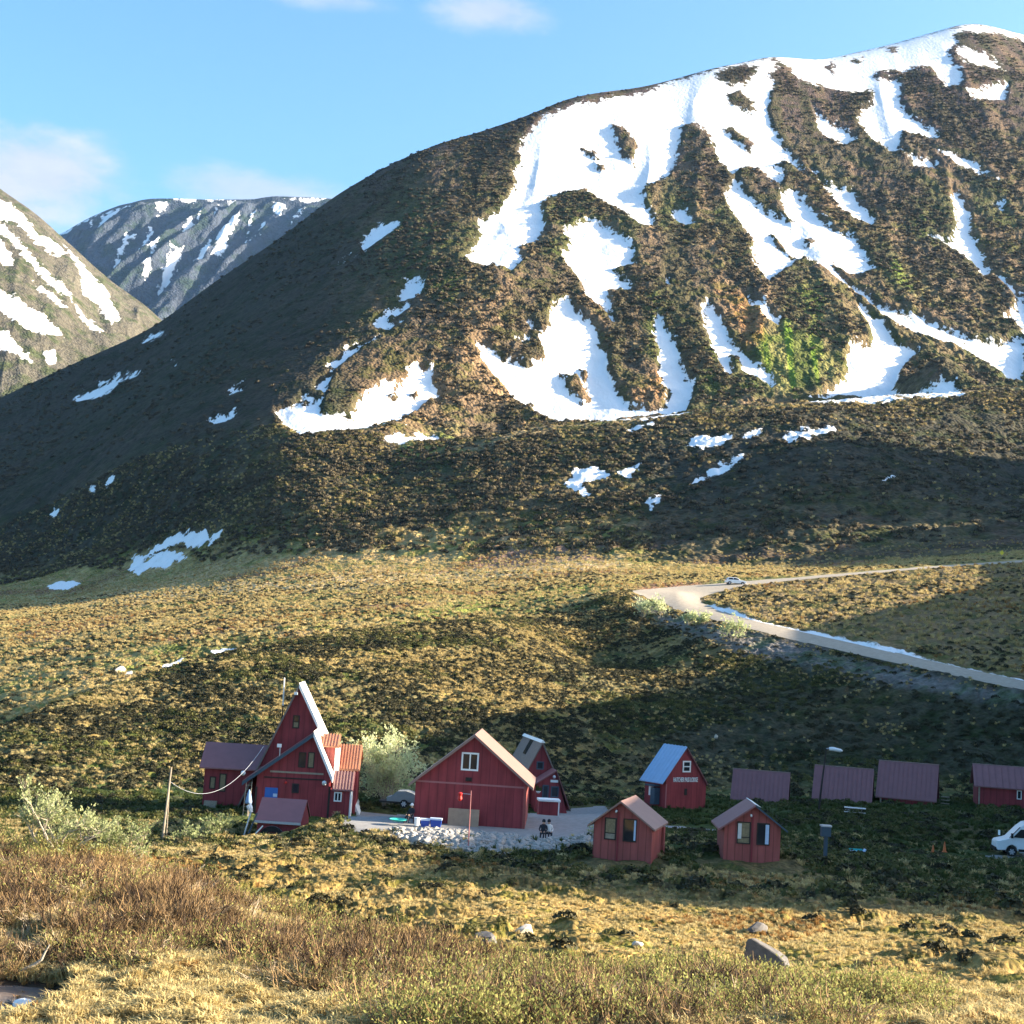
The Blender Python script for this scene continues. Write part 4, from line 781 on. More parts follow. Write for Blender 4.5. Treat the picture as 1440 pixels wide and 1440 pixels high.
# lower front gable, steep on the right
a = Q(441,1033,-.5); a = (a[0], a[1]-.2); l = Q(340,1103,-.5); r = Q(467,1101,-.5); l = (l[0], l[1]-.1)
xw0, xw1, xb = Q(357,1150)[0], Q(491,1154)[0], Q(463,1100)[0]
zl = a[1]+(l[1]-a[1])*(a[0]-xw0)/(a[0]-l[0]); zr = a[1]+(r[1]-a[1])*(xb-a[0])/(r[0]-a[0]); zx = Q(480,1112)[1]
G.wall([(xw0, -1.5), (xb, -1.5), (xb, zr-.003), (a[0], a[1]-.003), (xw0, zl-.003)], 0, 4, RED)
G.slab(a, l, -.5, 3.9, .3, TRIM); G.slab(a, r, -.5, 3.9, .45, WHITE)  # right slope white likewise, for the sun on it
G.slab((a[0], a[1]+.31), (l[0], l[1]+.31), -.42, 3.9, .06, ROOFD, 'roof_sheet')
# right annex below, then wing and dormer above it
G.wall([(xb+.002, -1.5), (xw1, -1.5), (xw1, zx), (xb+.002, zx)], .02, 4, RED, 'annex_wall'); x9 = Q(497,1112)[0]
G.slope(Q(461,1110)[0]+.35, x9, (-.25, zx), (1.7, Q(480,1086,1.7)[1]), .08, ROOFD, 'annex_roof', 7, .09, ROOF)
p, q = Q(469,1127), Q(481,1114); G.window(p[0], q[0], p[1], q[1], .02, WHITE, .1, 'v'); G.box('corner_board', xw1-.08, xw1+.03, -.02, 4.1, -1.4, zx-.01, WHITE)
xa, xz = Q(470,1060,3)[0], Q(508,1060,3)[0]; ze, zr2 = Q(490,1084,2.6)[1], Q(490,1049,5.2)[1]
G.wall([(xa, -1), (xz-.2, -1), (xz-.2, ze), (xa, ze)], 3, 9, RED, 'wing_wall'); G.slope(xa+.3, xz, (2.6, ze), (5.2, zr2), .1, ROOFO, 'wing_roof', 8, .1); G.slope(xa+.3, xz, (9.4, ze), (5.2, zr2), .1, ROOFO, 'wing_roof')
b = MB(); b.prism([(2.98, ze), (9.02, ze), (5.2, zr2)], 0, .06); go = b.build('wing_gable', RED, G.e); go.rotation_euler = (0, 0, R(90)); go.location = (xz-.2, 0, 0)
xd0, xd1 = Q(444,1040,2.2)[0], Q(478,1040,2.2)[0]; zd = Q(465,1051,2.0)[1]
G.wall([(xd0, 0), (Q(471,1060,2.2)[0], 0), (Q(471,1060,2.2)[0], zd), (xd0, zd)], 2.2, 6, RED2, 'dormer_wall'); G.slope(xd0, xd1, (1.9, zd), (4.0, Q(465,1034,4.0)[1]), .1, ROOFO, 'dormer_roof', 8, .09)
x = Q(474,1068,2.1)[0]; G.box('dormer_post', x-.2, x+.2, 2.0, 2.4, 0, zd-.01, WHITE)
# left wing
xl0, xl1 = Q(285,1120,4)[0], Q(375,1120,4)[0]; ze, zr2 = Q(330,1083,3.6)[1], Q(330,1047,6.4)[1]
G.wall([(xl0, -2), (xl1, -2), (xl1, ze), (xl0, ze)], 4, 9, RED, 'left_wall'); G.slope(Q(280,1083,3.6)[0], xl1, (3.55, ze), (6.4, zr2), .12, ROOFD, 'left_roof'); G.slope(Q(280,1083,3.6)[0], xl1, (9.4, ze), (6.4, zr2), .12, ROOFD, 'left_roof')
b = MB(); b.prism([(4.0, ze), (9.0, ze), (6.4, zr2)], 0, .06); go = b.build('left_gable', RED, G.e); go.rotation_euler = (0, 0, R(90)); go.location = (xl0+.06, 0, 0)
for u0, u1, v0, v1 in ((294,304,1109,1092),(307,319,1113,1088)):
    p, q = Q(u0,v0,4), Q(u1,v1,4); G.window(p[0], q[0], p[1], q[1], 4, DARK, .09, '', REFLY)
b = MB()
for k in range(3): p, q = Q(287,1136-k*5,3.6), Q(305,1133-k*5,3.6); b.box(p[0], q[0], 3.0+k*.3, 3.96, p[1]-.3, p[1])
G.part('step', b, WOOD)
# fittings on the front
p, q = Q(419,1079), Q(431,1058); G.window(p[0], q[0], p[1], q[1], 0, DARK, .08, '', GLASS); p, q = Q(432,1080), Q(443,1058); G.window(p[0], q[0], p[1], q[1], 0, DARK, .08, '', REFLY)
p, q = Q(380,1084), Q(455,1087); G.box('trim_board', p[0], q[0], -.06, -.003, p[1]-.1, p[1]+.04, WOOD); p = Q(400,1094); G.box('trim_board', Q(372,1090)[0], Q(456,1090)[0], -.05, -.003, p[1]-.05, p[1]+.05, DARK)
p, q = Q(372,1121), Q(391,1108); G.box('sign', p[0], q[0], -.1, -.004, p[1], q[1], SIGNB); p, q = Q(384,1120), Q(390,1116); G.box('sign_panel', p[0], q[0], -.115, -.102, p[1], q[1], BLUEW)
p, q = Q(410,1115), Q(421,1102); G.window(p[0], q[0], p[1], q[1], 0, DARK, .1, '', GLASS); p = Q(402,1100); G.lamp(*p, 0, .12, REDP)
for u, v in ((342,1087),(456,1101)): p = Q(u, v, -.2); G.lamp(p[0], p[1], -.1, .2)
p, q = Q(393,1068,-.4), Q(394,1050,-.4); b = MB(); b.tube([(p[0], -.4, p[1]), (q[0], -.4, q[1])], [.04, .04], 6); G.part('flood_pole', b, STEEL); b = MB(); b.box(q[0]-.24, q[0]+.1, -.55, -.25, q[1]-.05, q[1]+.22); G.part('floodlight', b, HLMP)
for u in (359, 462): x = Q(u,1130)[0]; G.box('corner_board', x-.08, x+.08, -.03, -.004, -1.3, Q(u,1106)[1], DARK)
# antenna mast behind the peak, overhead wire, poles
s = Site('antenna_mast', 'thin mast with white tip rising beside the lodge peak', 'antenna', 394, 1075, 121, 0); p = s.q(400,953); m0 = s.q(398,992)
b = MB(); b.tube([(0, 0, -3), (m0[0], 0, m0[1])], [.07, .06], 6); s.part('mast', b, BLACK); b = MB(); b.tube([(m0[0], 0, m0[1]+.002), (p[0], 0, p[1])], [.07, .06], 6); s.part('tip', b, WHITE)
s = Site('utility_pole', 'leaning wooden pole with a thin strut left of the lodge', 'utility pole', 226, 1195, 98, 0); p = s.q(241,1079)
b = MB(); b.tube([(0, 0, -1), (p[0], 0, p[1])], [.085, .06], 8); s.part('pole', b, WOOD); p2 = s.q(238,1105); p3 = s.q(232,1195); b = MB(); b.tube([(p3[0], .3, -1), (p2[0], .1, p2[1])], [.04, .03], 6); s.part('strut', b, WOOD)
A_, B_ = P(238,1098,98), P(371,1049,116.5); b = MB(); pts = [A_.lerp(B_, k/24)-Vector((0, 0, 2.1*4*(k/24)*(1-k/24))) for k in range(25)]; b.tube(pts, [.016]*25, 5)
tag(b.build('overhead_wire', STEEL), 'slack pale wire from the leaning pole to the lodge roof', 'wire')
# ladder and blue cloth at the lodge's left corner
s = Site('ladder', 'pale ladder standing against the left corner of the lodge', 'ladder', 346, 1146, 114, 0); b = MB()
for dx in (-.22, .22): b.tube([(dx, -.3, -.3), (dx, .3, 2.6)], [.035, .035], 5)
s.part('rail', b, WOOD)
for k in range(8): b = MB(); b.tube([(-.22, -.24+k*.075, .0+k*.33), (.22, -.24+k*.075, .0+k*.33)], [.025, .025], 5); s.part('rung', b, WOOD)
s = Site('folded_parasol', 'folded pale blue parasol at the lodge corner above the ladder', 'parasol', 348, 1146, 113.4, 0); z0, z1 = s.q(348,1128)[1], s.q(347,1110)[1]
b = MB(); b.tube([(0, 0, z0-.1), (0, 0, z0+.05), (0, 0, z1-.2), (0, 0, z1)], [.26, .28, .12, .03], 9); s.part('canopy', b, TARP, None, None, True); b = MB(); b.tube([(0, 0, -.2), (0, 0, z0-.102)], [.04, .04], 6); s.part('pole', b, WOOD)
# ---------------------------------------------------------------- shed and old machine before the lodge
S = Site('shed', 'small red shed with dark sloping roof before the lodge', 'shed', 390, 1186, 103.5, 1.5); q = S.q
x0, x1 = q(360,1180)[0], q(420,1180)[0]; ze, zr = q(390,1157,-.25)[1], q(390,1124,2.0)[1]
S.wall([(x0, -1.2), (x1, -1.2), (x1, ze), (x0, ze)], 0, 4, RED); S.slope(x0-.15, x1+.1, (-.25, ze), (2.0, zr), .1, ROOFD); S.slope(x0-.15, x1+.1, (4.25, ze), (2.0, zr), .1, ROOFD)
b = MB(); b.prism([(0, ze), (4, ze), (2, zr)], 0, .06); go = b.build('gable', RED, S.e); go.rotation_euler = (0, 0, R(90)); go.location = (x0+.06, 0, 0); b = MB(); b.prism([(0, ze), (4, ze), (2, zr)], 0, .06); go = b.build('gable', RED, S.e); go.rotation_euler = (0, 0, R(90)); go.location = (x1, 0, 0)
S.box('fascia', x0-.15, x1+.1, -.31, -.26, ze-.08, ze+.09, STEEL); S.box('barge_board', x0-.22, x0-.16, -.25, .0, ze, ze+.2, WHITE)
M = Site('old_machine', 'old dark machine with big wheel and pale bars beside the shed', 'machine', 381, 1184, 101.8, 0); q = M.q
b = MB(); c = q(381,1181); n = 20
for k in range(n):
    t0, t1 = 2*math.pi*k/n, 2*math.pi*(k+1)/n; f = lambda t, r_: (c[0]+math.cos(t)*r_, c[1]+math.sin(t)*r_)
    b.prism([f(t0, .55), f(t0, .95), f(t1, .95), f(t1, .55)], 0, .3)
w = M.part('wheel', b, BLACK); b = MB(); b.prism([(c[0]+math.cos(2*math.pi*k/12)*.5, c[1]+math.sin(2*math.pi*k/12)*.5) for k in range(12)], .1, .2); M.part('hub', b, DARK, w)
for u0, v0, u1, v1, rd, m in ((342,1180,353,1143,.06,STEEL),(350,1172,362,1143,.06,TRIM),(358,1174,370,1161,.055,WHITE),(345,1191,357,1178,.05,STEEL),(356,1183,384,1175,.05,WHITE),(338,1193,352,1175,.09,BLACK)):
    p, p2 = q(u0, v0), q(u1, v1); b = MB(); b.tube([(p[0], -.2, p[1]), (p2[0], -.1, p2[1])], [rd, rd], 6); M.part('bar', b, m)
p = q(352,1136); b = MB(); b.tube([(p[0]-.12, -.1, p[1]+.22), (p[0], -.1, p[1]), (p[0]+.12, -.1, p[1]-.3)], [.2, .2, .1], 8); M.part('lamp_head', b, HLMP)
p = q(345,1188); b = MB(); b.box(p[0]-.5, p[0]+1.6, -.1, .5, p[1]-.5, p[1]-.05); M.part('chassis', b, BLACK)
# ---------------------------------------------------------------- A-frame cabin behind the barn
A = Site('a_frame_cabin', 'dark red A-frame cabin with grey shingle roof behind the barn', 'cabin', 757, 1141, 124, -9.5); q = A.q
a = q(763.7,1043,-.3); a = (a[0], a[1]-.2); zf = -.3; sL = (q(739,1090,-.3)[0]-a[0])/(q(739,1090,-.3)[1]-a[1]); sR = (q(800,1137,-.3)[0]-a[0])/(q(800,1137,-.3)[1]-a[1])
l, r = (a[0]+sL*(zf-a[1]), zf), (a[0]+sR*(zf-a[1]), zf); A.wall([(l[0], -1), (r[0], -1), r, a, l], 0, 8.6, RED); A.slab(a, l, -.3, 8.8, .22, SHINGLE); A.slab(a, r, -.3, 8.8, .22, SHINGLE)
b = MB(); b.prism([(a[0]-.2, a[1]+.1), (a[0]+.2, a[1]+.1), (a[0], a[1]+.34)], -.35, 8.9); A.part('ridge_cap', b, WHITE)
p, w = q(754,1082), q(765,1071); A.window(p[0], w[0], p[1], w[1], 0, TRIM, .1, '')
pa = q(783,1083,-2.5); pa = (pa[0], pa[1]-.12); pl = q(749,1106,-2.5); pr = q(801,1138,-2.5); xl = q(753,1130,-2.2)[0]; zl = pa[1]+(pl[1]-pa[1])*(pa[0]-xl)/(pa[0]-pl[0])
A.wall([(xl, -1), (pr[0]-.1, -1), (pr[0]-.1, 0), (pa[0], pa[1]-.003), (xl, zl-.003)], -2.2, -.02, RED, 'porch_wall'); A.slab(pa, pl, -2.5, -.32, .12, ROOFD, 'porch_roof'); A.slab(pa, pr, -2.5, -.32, .12, ROOFD, 'porch_roof')
for u0, v0, u1, v1, m in ((762,1122,772,1104,BLUEW),(774,1121,786,1106,GLASS)): p, w = q(u0, v0, -2.2), q(u1, v1, -2.2); A.window(p[0], w[0], p[1], w[1], -2.2, TRIM, .1, '', GLASS)
p, w = q(774,1100,-2.2), q(785,1097,-2.2); A.box('sign', p[0], w[0], -2.26, -2.203, p[1], w[1], WHITE); A.lamp(*q(779,1092,-2.2), -2.2, .14)
# dark stovepipe-side panel lying on the left slope
v0 = Vector((l[0]-a[0], 0, l[1]-a[1])); b = MB(); k0, k1 = .03, .24; f = lambda k, dz: (a[0]+v0.x*k, a[1]+v0.z*k+.225+dz); b.prism([f(k0, .0), f(k1, .0), f(k1, .08), f(k0, .08)], 3.6, 5.0); A.part('skylight', b, GLASS)
s = Site('flower_basket', 'white hanging basket of green leaves under the A-frame porch eave', 'basket', 757, 1113, 121, 0); b = MB(); b.tube([(0, 0, -.15), (0, 0, 0), (0, 0, .02)], [.08, .2, .2], 8); s.part('pot', b, WHITE, None, None, True)
b = MB(); [b.quad(Vector((x, y, .02)), Vector((x+.1, y, .1)), Vector((x+.02, y+.03, .35+z)), Vector((x-.08, y, .15))) for x, y, z in [(rnd.uniform(-.2, .2), rnd.uniform(-.15, .15), rnd.uniform(-.1, .25)) for _ in range(16)]]; s.part('foliage', b, M_GREEN)
s = Site('red_booth', 'red box booth with white rim before the A-frame porch', 'booth', 772, 1152, 113, -4); p, w = s.q(757,1152), s.q(787,1126); s.box('body', p[0], w[0], 0, 1.4, -.5, w[1]-.12, RED); s.box('rim', p[0]-.06, w[0]+.08, -.08, 1.48, w[1]-.118, w[1]+.03, WHITE); s.box('corner_board', w[0]-.09, w[0]+.01, -.02, -.003, -.4, w[1]-.13, WHITE)
# ---------------------------------------------------------------- cabin with the blue roof and the lettering
C = Site('blue_roof_cabin', 'red cabin with metal roof blue with reflected sky and white lettering', 'cabin', 934.6, 1136, 122, -34.5); q = C.q
a, l, r, x0, x1 = gable(C, -1, (935,1136), (991.5,1136), (932,1102), (995.5,1103), (966.5,1050), 0, 2.75, RED, ROOFB, .1, .16, ROOFD, 7)
p, w = q(959.5,1086), q(971.5,1070); C.window(p[0], w[0], p[1], w[1], 0, WHITE, .12, 'h'); C.box('corner_board', x0-.02, x0+.09, -.03, -.003, -.8, l[1], TRIMR); C.box('hatch', q(962,1118)[0], q(966,1110)[0], -.05, -.004, q(962,1118)[1], q(962,1109)[1], DARK)
tcu = bpy.data.curves.new('lettering', 'FONT'); tcu.body = 'HATCHER PASS LODGE'; tcu.align_x = 'CENTER'; tcu.align_y = 'CENTER'; tcu.extrude = .02; tcu.offset = .012
tob = bpy.data.objects.new('lettering', tcu); tme = bpy.data.meshes.new_from_object(tob.evaluated_get(bpy.context.evaluated_depsgraph_get())) if False else bpy.data.meshes.new_from_object(tob)
bpy.data.objects.remove(tob); tme.materials.clear(); tme.materials.append(WHITE); lo = bpy.data.objects.new('lettering', tme); COL.objects.link(lo); lo.parent = C.e
p, w = q(946.5,1099), q(981,1094.5); wd = max(v.co.x for v in tme.vertices)-min(v.co.x for v in tme.vertices); hd = max(v.co.y for v in tme.vertices)-min(v.co.y for v in tme.vertices)
lo.scale = ((w[0]-p[0])/wd, .40/hd, 1); lo.rotation_euler = (R(90), 0, 0); lo.location = ((p[0]+w[0])/2, -.03, (p[1]+w[1])/2)
b = MB(); b.tube([(x0-.25, 1.6, .9), (x0-.25, 1.6, 1.7)], [.22, .22], 9); C.part('meter_box', b, WHITE); C.box('wall_hood', x0-.75, x0-.003, .7, 1.9, 1.72, 1.85, TRIM); C.box('locker', x0-.6, x0-.004, .75, 1.3, .2, 1.6, TRIM)
# ---------------------------------------------------------------- two small cabins in front
K = Site('small_cabin', 'small red cabin with peach sunlit roof, left of the front pair', 'cabin', 875, 1213, 75.5, 16.4, 'two small red cabins in front'); q = K.q
a, l, r, x0, x1 = gable(K, -.8, (832.5,1212), (915,1213), (826,1161), (921,1168), (873,1126.5), 0, 3.5, RED2, ROOF, .1, .3)
def front(K, q, wins, lampxy, batten, x0, x1):
    for u0, v0, u1, v1, ml, pm, pm2 in wins: p, w = q(u0, v0), q(u1, v1); K.window(p[0], w[0], p[1], w[1], 0, DARK, .06, ml, pm, pane2=pm2)
    K.lamp(*q(*lampxy), 0, .06, WHITE); z = q(*batten)[1]; x = q(*batten)[0]; K.box('batten', x-.05, x+.05, -.02, -.003, -.5, z+.5, RED)
front(K, q, [(849.5,1180,867.5,1150.5,'hH',WOOD,REFLY),(875.5,1183,896,1152.5,'',GLASS,None)], (867.5,1140), (870,1155), x0, x1)
p, w = q(891,1182), q(895,1154); K.box('blind', p[0], w[0], -.07, -.022, p[1], w[1], BLUEW)
K.box('side_post', x1+.02, x1+.14, 2.9, 3.3, -.6, r[1]-.1, RED2)
K2 = Site('small_cabin', 'small red cabin with dark roof and pale ridge cap, right of the front pair', 'cabin', 1054, 1214, 75.5, 2.0, 'two small red cabins in front'); q = K2.q
a, l, r, x0, x1 = gable(K2, -.8, (1016.5,1214), (1096,1215), (1011,1166), (1108,1170), (1063,1132), 0, 3.0, RED2, ROOFD, .1, .3, TRIM)
b = MB(); b.prism([(a[0]-.02, a[1]+.11), (a[0]+.28, a[1]-.02), (a[0]+.28, a[1]+.0), (a[0], a[1]+.14)], -.3, 3.3); K2.part('ridge_cap', b, WHITE)
front(K2, q, [(1035.5,1186,1056,1156,'hH',REFLY,REFLY),(1063.5,1188,1083,1158,'',GLASS,None)], (1056,1146), (1058.5,1160), x0, x1)
p, w = q(1075.5,1187), q(1081.5,1160); K2.box('blind', p[0], w[0], -.07, -.022, p[1], w[1], BLUEW); p, w = q(1037,1179), q(1043,1158); K2.box('blind', p[0], w[0], -.07, -.022, p[1], w[1], CLOTHW)
# ---------------------------------------------------------------- row of cabins behind, roofs towards the viewer
def row(label, ex0, ex1, ey0, ey1, ry, rin, base, D, th, roofm, low, d=2.4, sid=True):
    s = Site('row_cabin', label, 'cabin', (ex0+ex1)/2, base, D, th, 'cabins in the back row'); q = s.q; xm = (ex0+ex1)/2
    x0, x1 = q(ex0, ey0, -.2)[0], q(ex1, ey1, -.2)[0]; ze = q(xm, (ey0+ey1)/2, -.2)[1]; zr = q(xm, ry, d)[1]
    s.slope(x0, x1, (-.2, ze), (d, zr), .12, roofm, 'roof', 13, .035); s.slope(x0, x1, (2*d+.2, ze), (d, zr), .12, roofm)
    s.wall([(x0+.35, -1), (x1-.35, -1), (x1-.35, ze), (x0+.35, ze)], .1, 2*d-.1, RED)
    for xg in (x0+.35, x1-.35):
        b = MB(); b.prism([(.1, ze), (2*d-.1, ze), (d, zr-.02)], -.03, .03); g = b.build('gable', DARK, s.e); g.rotation_euler = (0, 0, R(90)); g.location = (xg, 0, 0)
        if sid:
            b = MB(); n = 7
            for k in range(n): z = ze+(zr-ze)*(k+.3)/n; h = (1-(k+.6)/n)*(d-.1); b.box(d-h, d+h, -.06, .06, z, z+.1)
            g2 = b.build('siding', WOOD, s.e); g2.rotation_euler = (0, 0, R(90)); g2.location = (xg, 0, 0)
    b = MB(); b.tube([(x0, d, zr+.1), (x1, d, zr+.1)], [.07, .07], 6); s.part('ridge_cap', b, ROOF)
    for xx in (x0+.5, x1-.5): s.box('post', xx-.07, xx+.07, -.05, .08, -.8, ze-.003, WOOD)
    return s, x0, x1, ze
row('low purple-roofed cabin nearest the blue roof, leftmost of the back row', 1026,1108,1130,1135,1085,0,1137,142,14,ROOFD,True)
row('purple-roofed cabin behind the lamp post in the back row', 1141,1226,1125,1132,1080,0,1138,141,17,ROOFD,True)
rs, rx0, rx1, rze = row('purple-roofed cabin with open steps at its right end in the back row', 1231,1317,1121,1129,1073.5,0,1138,140,20,ROOFD,True)
b = MB(); [b.box(rx1+.3, rx1+1.1, 1.0+k*.25, 1.3+k*.25, -.2+k*.3, -.13+k*.3) for k in range(6)]; rs.part('step', b, WOOD)
rs, rx0, rx1, rze = row('red-walled cabin with slate roof cut by the right edge', 1370,1490,1106,1116,1080,0,1139,139,13,ROOFD,False,2.2,False)
p, w = rs.q(1430,1124), rs.q(1437,1112); rs.window(p[0], w[0], p[1], w[1], .1, WHITE, .08, '')
# ---------------------------------------------------------------- vehicles
def wheel(s, x, y, r, w, z=None):
    z = r if z is None else z; ring = lambda q, n: [(x+math.cos(2*math.pi*k/n)*q, z+math.sin(2*math.pi*k/n)*q) for k in range(n)]
    b = MB(); b.prism(ring(r, 20), y, y+w); t = s.part('wheel', b, BLACK); b = MB(); c = ring(r*.16, 6); b.prism(c, y-.03, y-.002)
    for k in range(6):
        a0 = 2*math.pi*k/6; d = (math.cos(a0), math.sin(a0)); n = (-d[1]*.05*r/.35, d[0]*.05*r/.35); f = lambda q, sg: (x+d[0]*q+n[0]*sg, z+d[1]*q+n[1]*sg); b.prism([f(r*.17, -1), f(r*.62, -1), f(r*.62, 1), f(r*.17, 1)], y-.025, y-.002)
    s.part('rim', b, STEEL, t)
def body(s, prof, W, m, tumble=.12, zt=1.0, name='body', bev=.06):
    """side profile carried across the width, the upper half leaning in"""
    b = MB(); b.prism(prof, 0, W); zs = max(z for _, z in prof)
    for v in b.v:
        if v.z > zt: k = (v.z-zt)/(zs-zt)*tumble; v.y += k if v.y < W/2 else -k
    o = s.part(name, b, m, None, None, False); md = o.modifiers.new('bevel', 'BEVEL'); md.width = bev; md.segments = 2; md.limit_method = 'ANGLE'; md.angle_limit = R(35); return o
V = Site('van', 'white high-roofed passenger van parked at the right edge', 'van', 1401, 1203, 110, 8)
vp = [(0,.55),(.02,.95),(.12,1.12),(.85,1.34),(1.0,1.42),(1.75,2.25),(2.15,2.58),(2.7,2.72),(5.7,2.74),(5.88,2.6),(5.95,1.2),(5.95,.5),(5.35,.5),(5.25,.78),(4.95,.92),(4.62,.78),(4.52,.5),(1.58,.42),(1.48,.74),(1.15,.9),(.82,.74),(.72,.45),(.1,.42)]
vb = body(V, vp, 2.0, CARW, .16, 1.3)
def side(s, poly, m, name, W, zt, tum, zs, y=-.012, parent=None):
    b = MB(); b.prism(poly, -.02, .0)
    for v in b.v: v.y += y+(max(0, v.z-zt)/(zs-zt)*tum)
    return s.part(name, b, m, parent)
side(V, [(1.22,1.46),(1.78,2.08),(2.3,2.12),(2.38,2.05),(2.3,1.6),(2.0,1.46)], GLASS, 'side_window', 2, 1.3, .16, 2.74)
for xa, xb_ in ((2.62,3.75),(3.85,4.85),(4.95,5.75)): side(V, [(xa,1.5),(xb_,1.5),(xb_,2.14),(xa,2.14)], GLASS, 'side_window', 2, 1.3, .16, 2.74)
side(V, [(.9,1.40),(1.02,1.45),(1.76,2.24),(1.70,2.27)], BLACK, 'windscreen_pillar', 2, 1.3, .16, 2.74); V.box('windscreen', 1.08, 1.12, .2, 1.8, 1.45, 1.47, GLASS)
V.box('sill_trim', 1.62, 4.5, -.03, -.004, .42, .60, BLACK); V.box('running_board', 1.7, 4.4, -.16, -.02, .34, .40, STEEL); V.box('bumper', -.07, .3, .05, 1.95, .36, .62, BLACK)
V.box('door_handle', 2.16, 2.34, -.04, -.012, 1.22, 1.27, BLACK); V.box('headlight', -.01, .3, -.015, .3, .98, 1.12, HLMP); V.box('mirror', 1.02, 1.16, -.36, -.1, 1.42, 1.78, BLACK); V.box('far_mirror', .55, .68, 2.08, 2.3, 1.35, 1.72, WHITE)
for x in (1.15, 4.93):
    for y in (.02, 1.72): wheel(V, x, y, .36, .26)
c = hit(1034, 822.5, 12, 13.4); cy = c.y; SV = Site('parked_car', 'white car driving on the gravel road bend', 'car', 1020.5, 824.5, cy, -2); SV.e.location.z = gz(SV.o.x+2, SV.o.y)+.06
sp = [(0,.5),(.02,.95),(.22,1.15),(.55,1.58),(.8,1.66),(2.3,1.64),(2.75,1.5),(3.3,1.12),(4.3,.98),(4.55,.8),(4.6,.42),(4.25,.35),(4.1,.62),(3.8,.74),(3.5,.62),(3.36,.35),(1.3,.35),(1.16,.62),(.86,.74),(.56,.62),(.42,.38)]
body(SV, sp, 1.85, CARW, .2, 1.0); side(SV, [(.5,1.14),(.78,1.55),(1.6,1.56),(1.6,1.14)], GLASS, 'side_window', 1.85, 1.0, .2, 1.66); side(SV, [(1.7,1.14),(1.7,1.56),(2.25,1.55),(2.68,1.42),(3.05,1.14)], GLASS, 'side_window', 1.85, 1.0, .2, 1.66)
SV.box('headlight', 4.35, 4.58, -.01, .3, .72, .86, HLMP); SV.box('tail_light', -.01, .12, -.01, .2, .9, 1.1, REDP)
for x in (.86, 3.8):
    for y in (-.01, 1.64): wheel(SV, x, y, .36, .22)
SV.e['label'] = 'white car on the gravel road just past the bend'
# ---------------------------------------------------------------- poles and signs
s = Site('lamp_post', 'leaning steel lamp post with white lamp head before the back cabins', 'lamp post', 1148.5, 1158, 131, 0); p = s.q(1162,1053); p2, p3 = s.q(1166,1053), s.q(1185,1056)
b = MB(); b.tube([(0, 0, -1), (p[0]*.5, 0, p[1]*.5), (p[0], 0, p[1])], [.11, .09, .06], 8); s.part('pole', b, DARK); b = MB(); b.tube([(p[0], 0, p[1]), (p2[0], 0, p2[1]+.05)], [.05, .05], 6); s.part('arm', b, STEEL)
b = MB(); b.tube([(p2[0], 0, p2[1]), (p2[0]+.35, 0, p2[1]), (p3[0]-.2, 0, p3[1]), (p3[0], 0, p3[1])], [.16, .2, .17, .06], 8); s.part('lamp_head', b, HLMP, None, None, True)
s = Site('marker_post', 'dark blue-grey post with box head right of the front cabins', 'post', 1160, 1214, 77, 0); p = s.q(1160,1176); p2 = s.q(1159,1160); b = MB(); b.box(-.09, .09, -.09, .09, -.6, p[1]); s.part('post', b, TRIM); b = MB(); b.box(-.27, .22, -.2, .2, p[1]+.002, p2[1]-.08); s.part('head', b, TRIM); b = MB(); b.box(-.31, .26, -.24, .24, p2[1]-.078, p2[1]); s.part('cap', b, STEEL)
s = Site('flag_pole', 'pale leaning pole with red lantern on arm before the barn', 'pole', 658, 1201, 89, 0); p = s.q(662.5,1112); p1 = s.q(662,1117); p2 = s.q(650,1117); b = MB(); b.tube([(0, 0, -.5), (p[0], 0, p[1])], [.045, .035], 6); s.part('pole', b, TRIMR); b = MB(); b.tube([(p1[0], 0, p1[1]), (p2[0]-.1, 0, p2[1]+.05)], [.022, .02], 5); s.part('arm', b, STEEL)
p = s.q(647,1119); tag_l = MB(); tag_l.tube([(p[0], 0, p[1]-.32), (p[0], 0, p[1]-.2), (p[0], 0, p[1]), (p[0], 0, p[1]+.16), (p[0], 0, p[1]+.22)], [.08, .16, .13, .16, .05], 9); lo = tag_l.build('lantern', REDP); lo.location = s.o; tag(lo, 'red lantern hanging from the pale pole before the barn', 'lantern')
c = hit(1409, 789, 12, 14); s = Site('road_sign', 'yellow road sign on a thin post beside the upper road', 'road sign', 1409, 789, c.y+6, 55); z = 2.5; b = MB(); b.tube([(0, 0, -.6), (0, 0, 1.6)], [.06, .06], 6); s.part('post', b, WOOD); b = MB(); b.prism([(-.62, 2.1), (0, 1.45), (.62, 2.1), (0, 2.75)], -.1, -.05); s.part('panel', b, YEL)
# ---------------------------------------------------------------- things round the barn
s = Site('plywood_board', 'brown plywood board leaning on the front of the barn', 'board', 652, 1164, 100.3, 2.5); p, w = s.q(629,1162), s.q(674,1139); b = MB(); b.box(p[0], w[0], 0, .03, 0, w[1]); o = b.build('plywood_board_panel', PLY); o.name = 'board'; o.parent = s.e; o.rotation_euler = (R(-7), 0, 0)
def tote(label, u0, u1, v0, v1, D): 
    s = Site('storage_bin', label, 'bin', (u0+u1)/2, v1, D, 2, 'blue bins by the barn'); p, w = s.q(u0, v1), s.q(u1, v0); h = w[1]; b = MB(); b.prism([(p[0]+.05, -.1), (w[0]-.05, -.1), (w[0], h*.75), (p[0], h*.75)], 0, .5); s.part('tub', b, BLUE); s.box('lid', p[0]-.03, w[0]+.03, -.03, .53, h*.75+.002, h, BLUEW)
tote('blue bin with pale lid, nearer the white bucket by the barn', 591, 604, 1152, 1161, 98.6); tote('blue bin with pale lid, nearer the plywood board by the barn', 604.6, 621, 1151.5, 1161, 98.5)
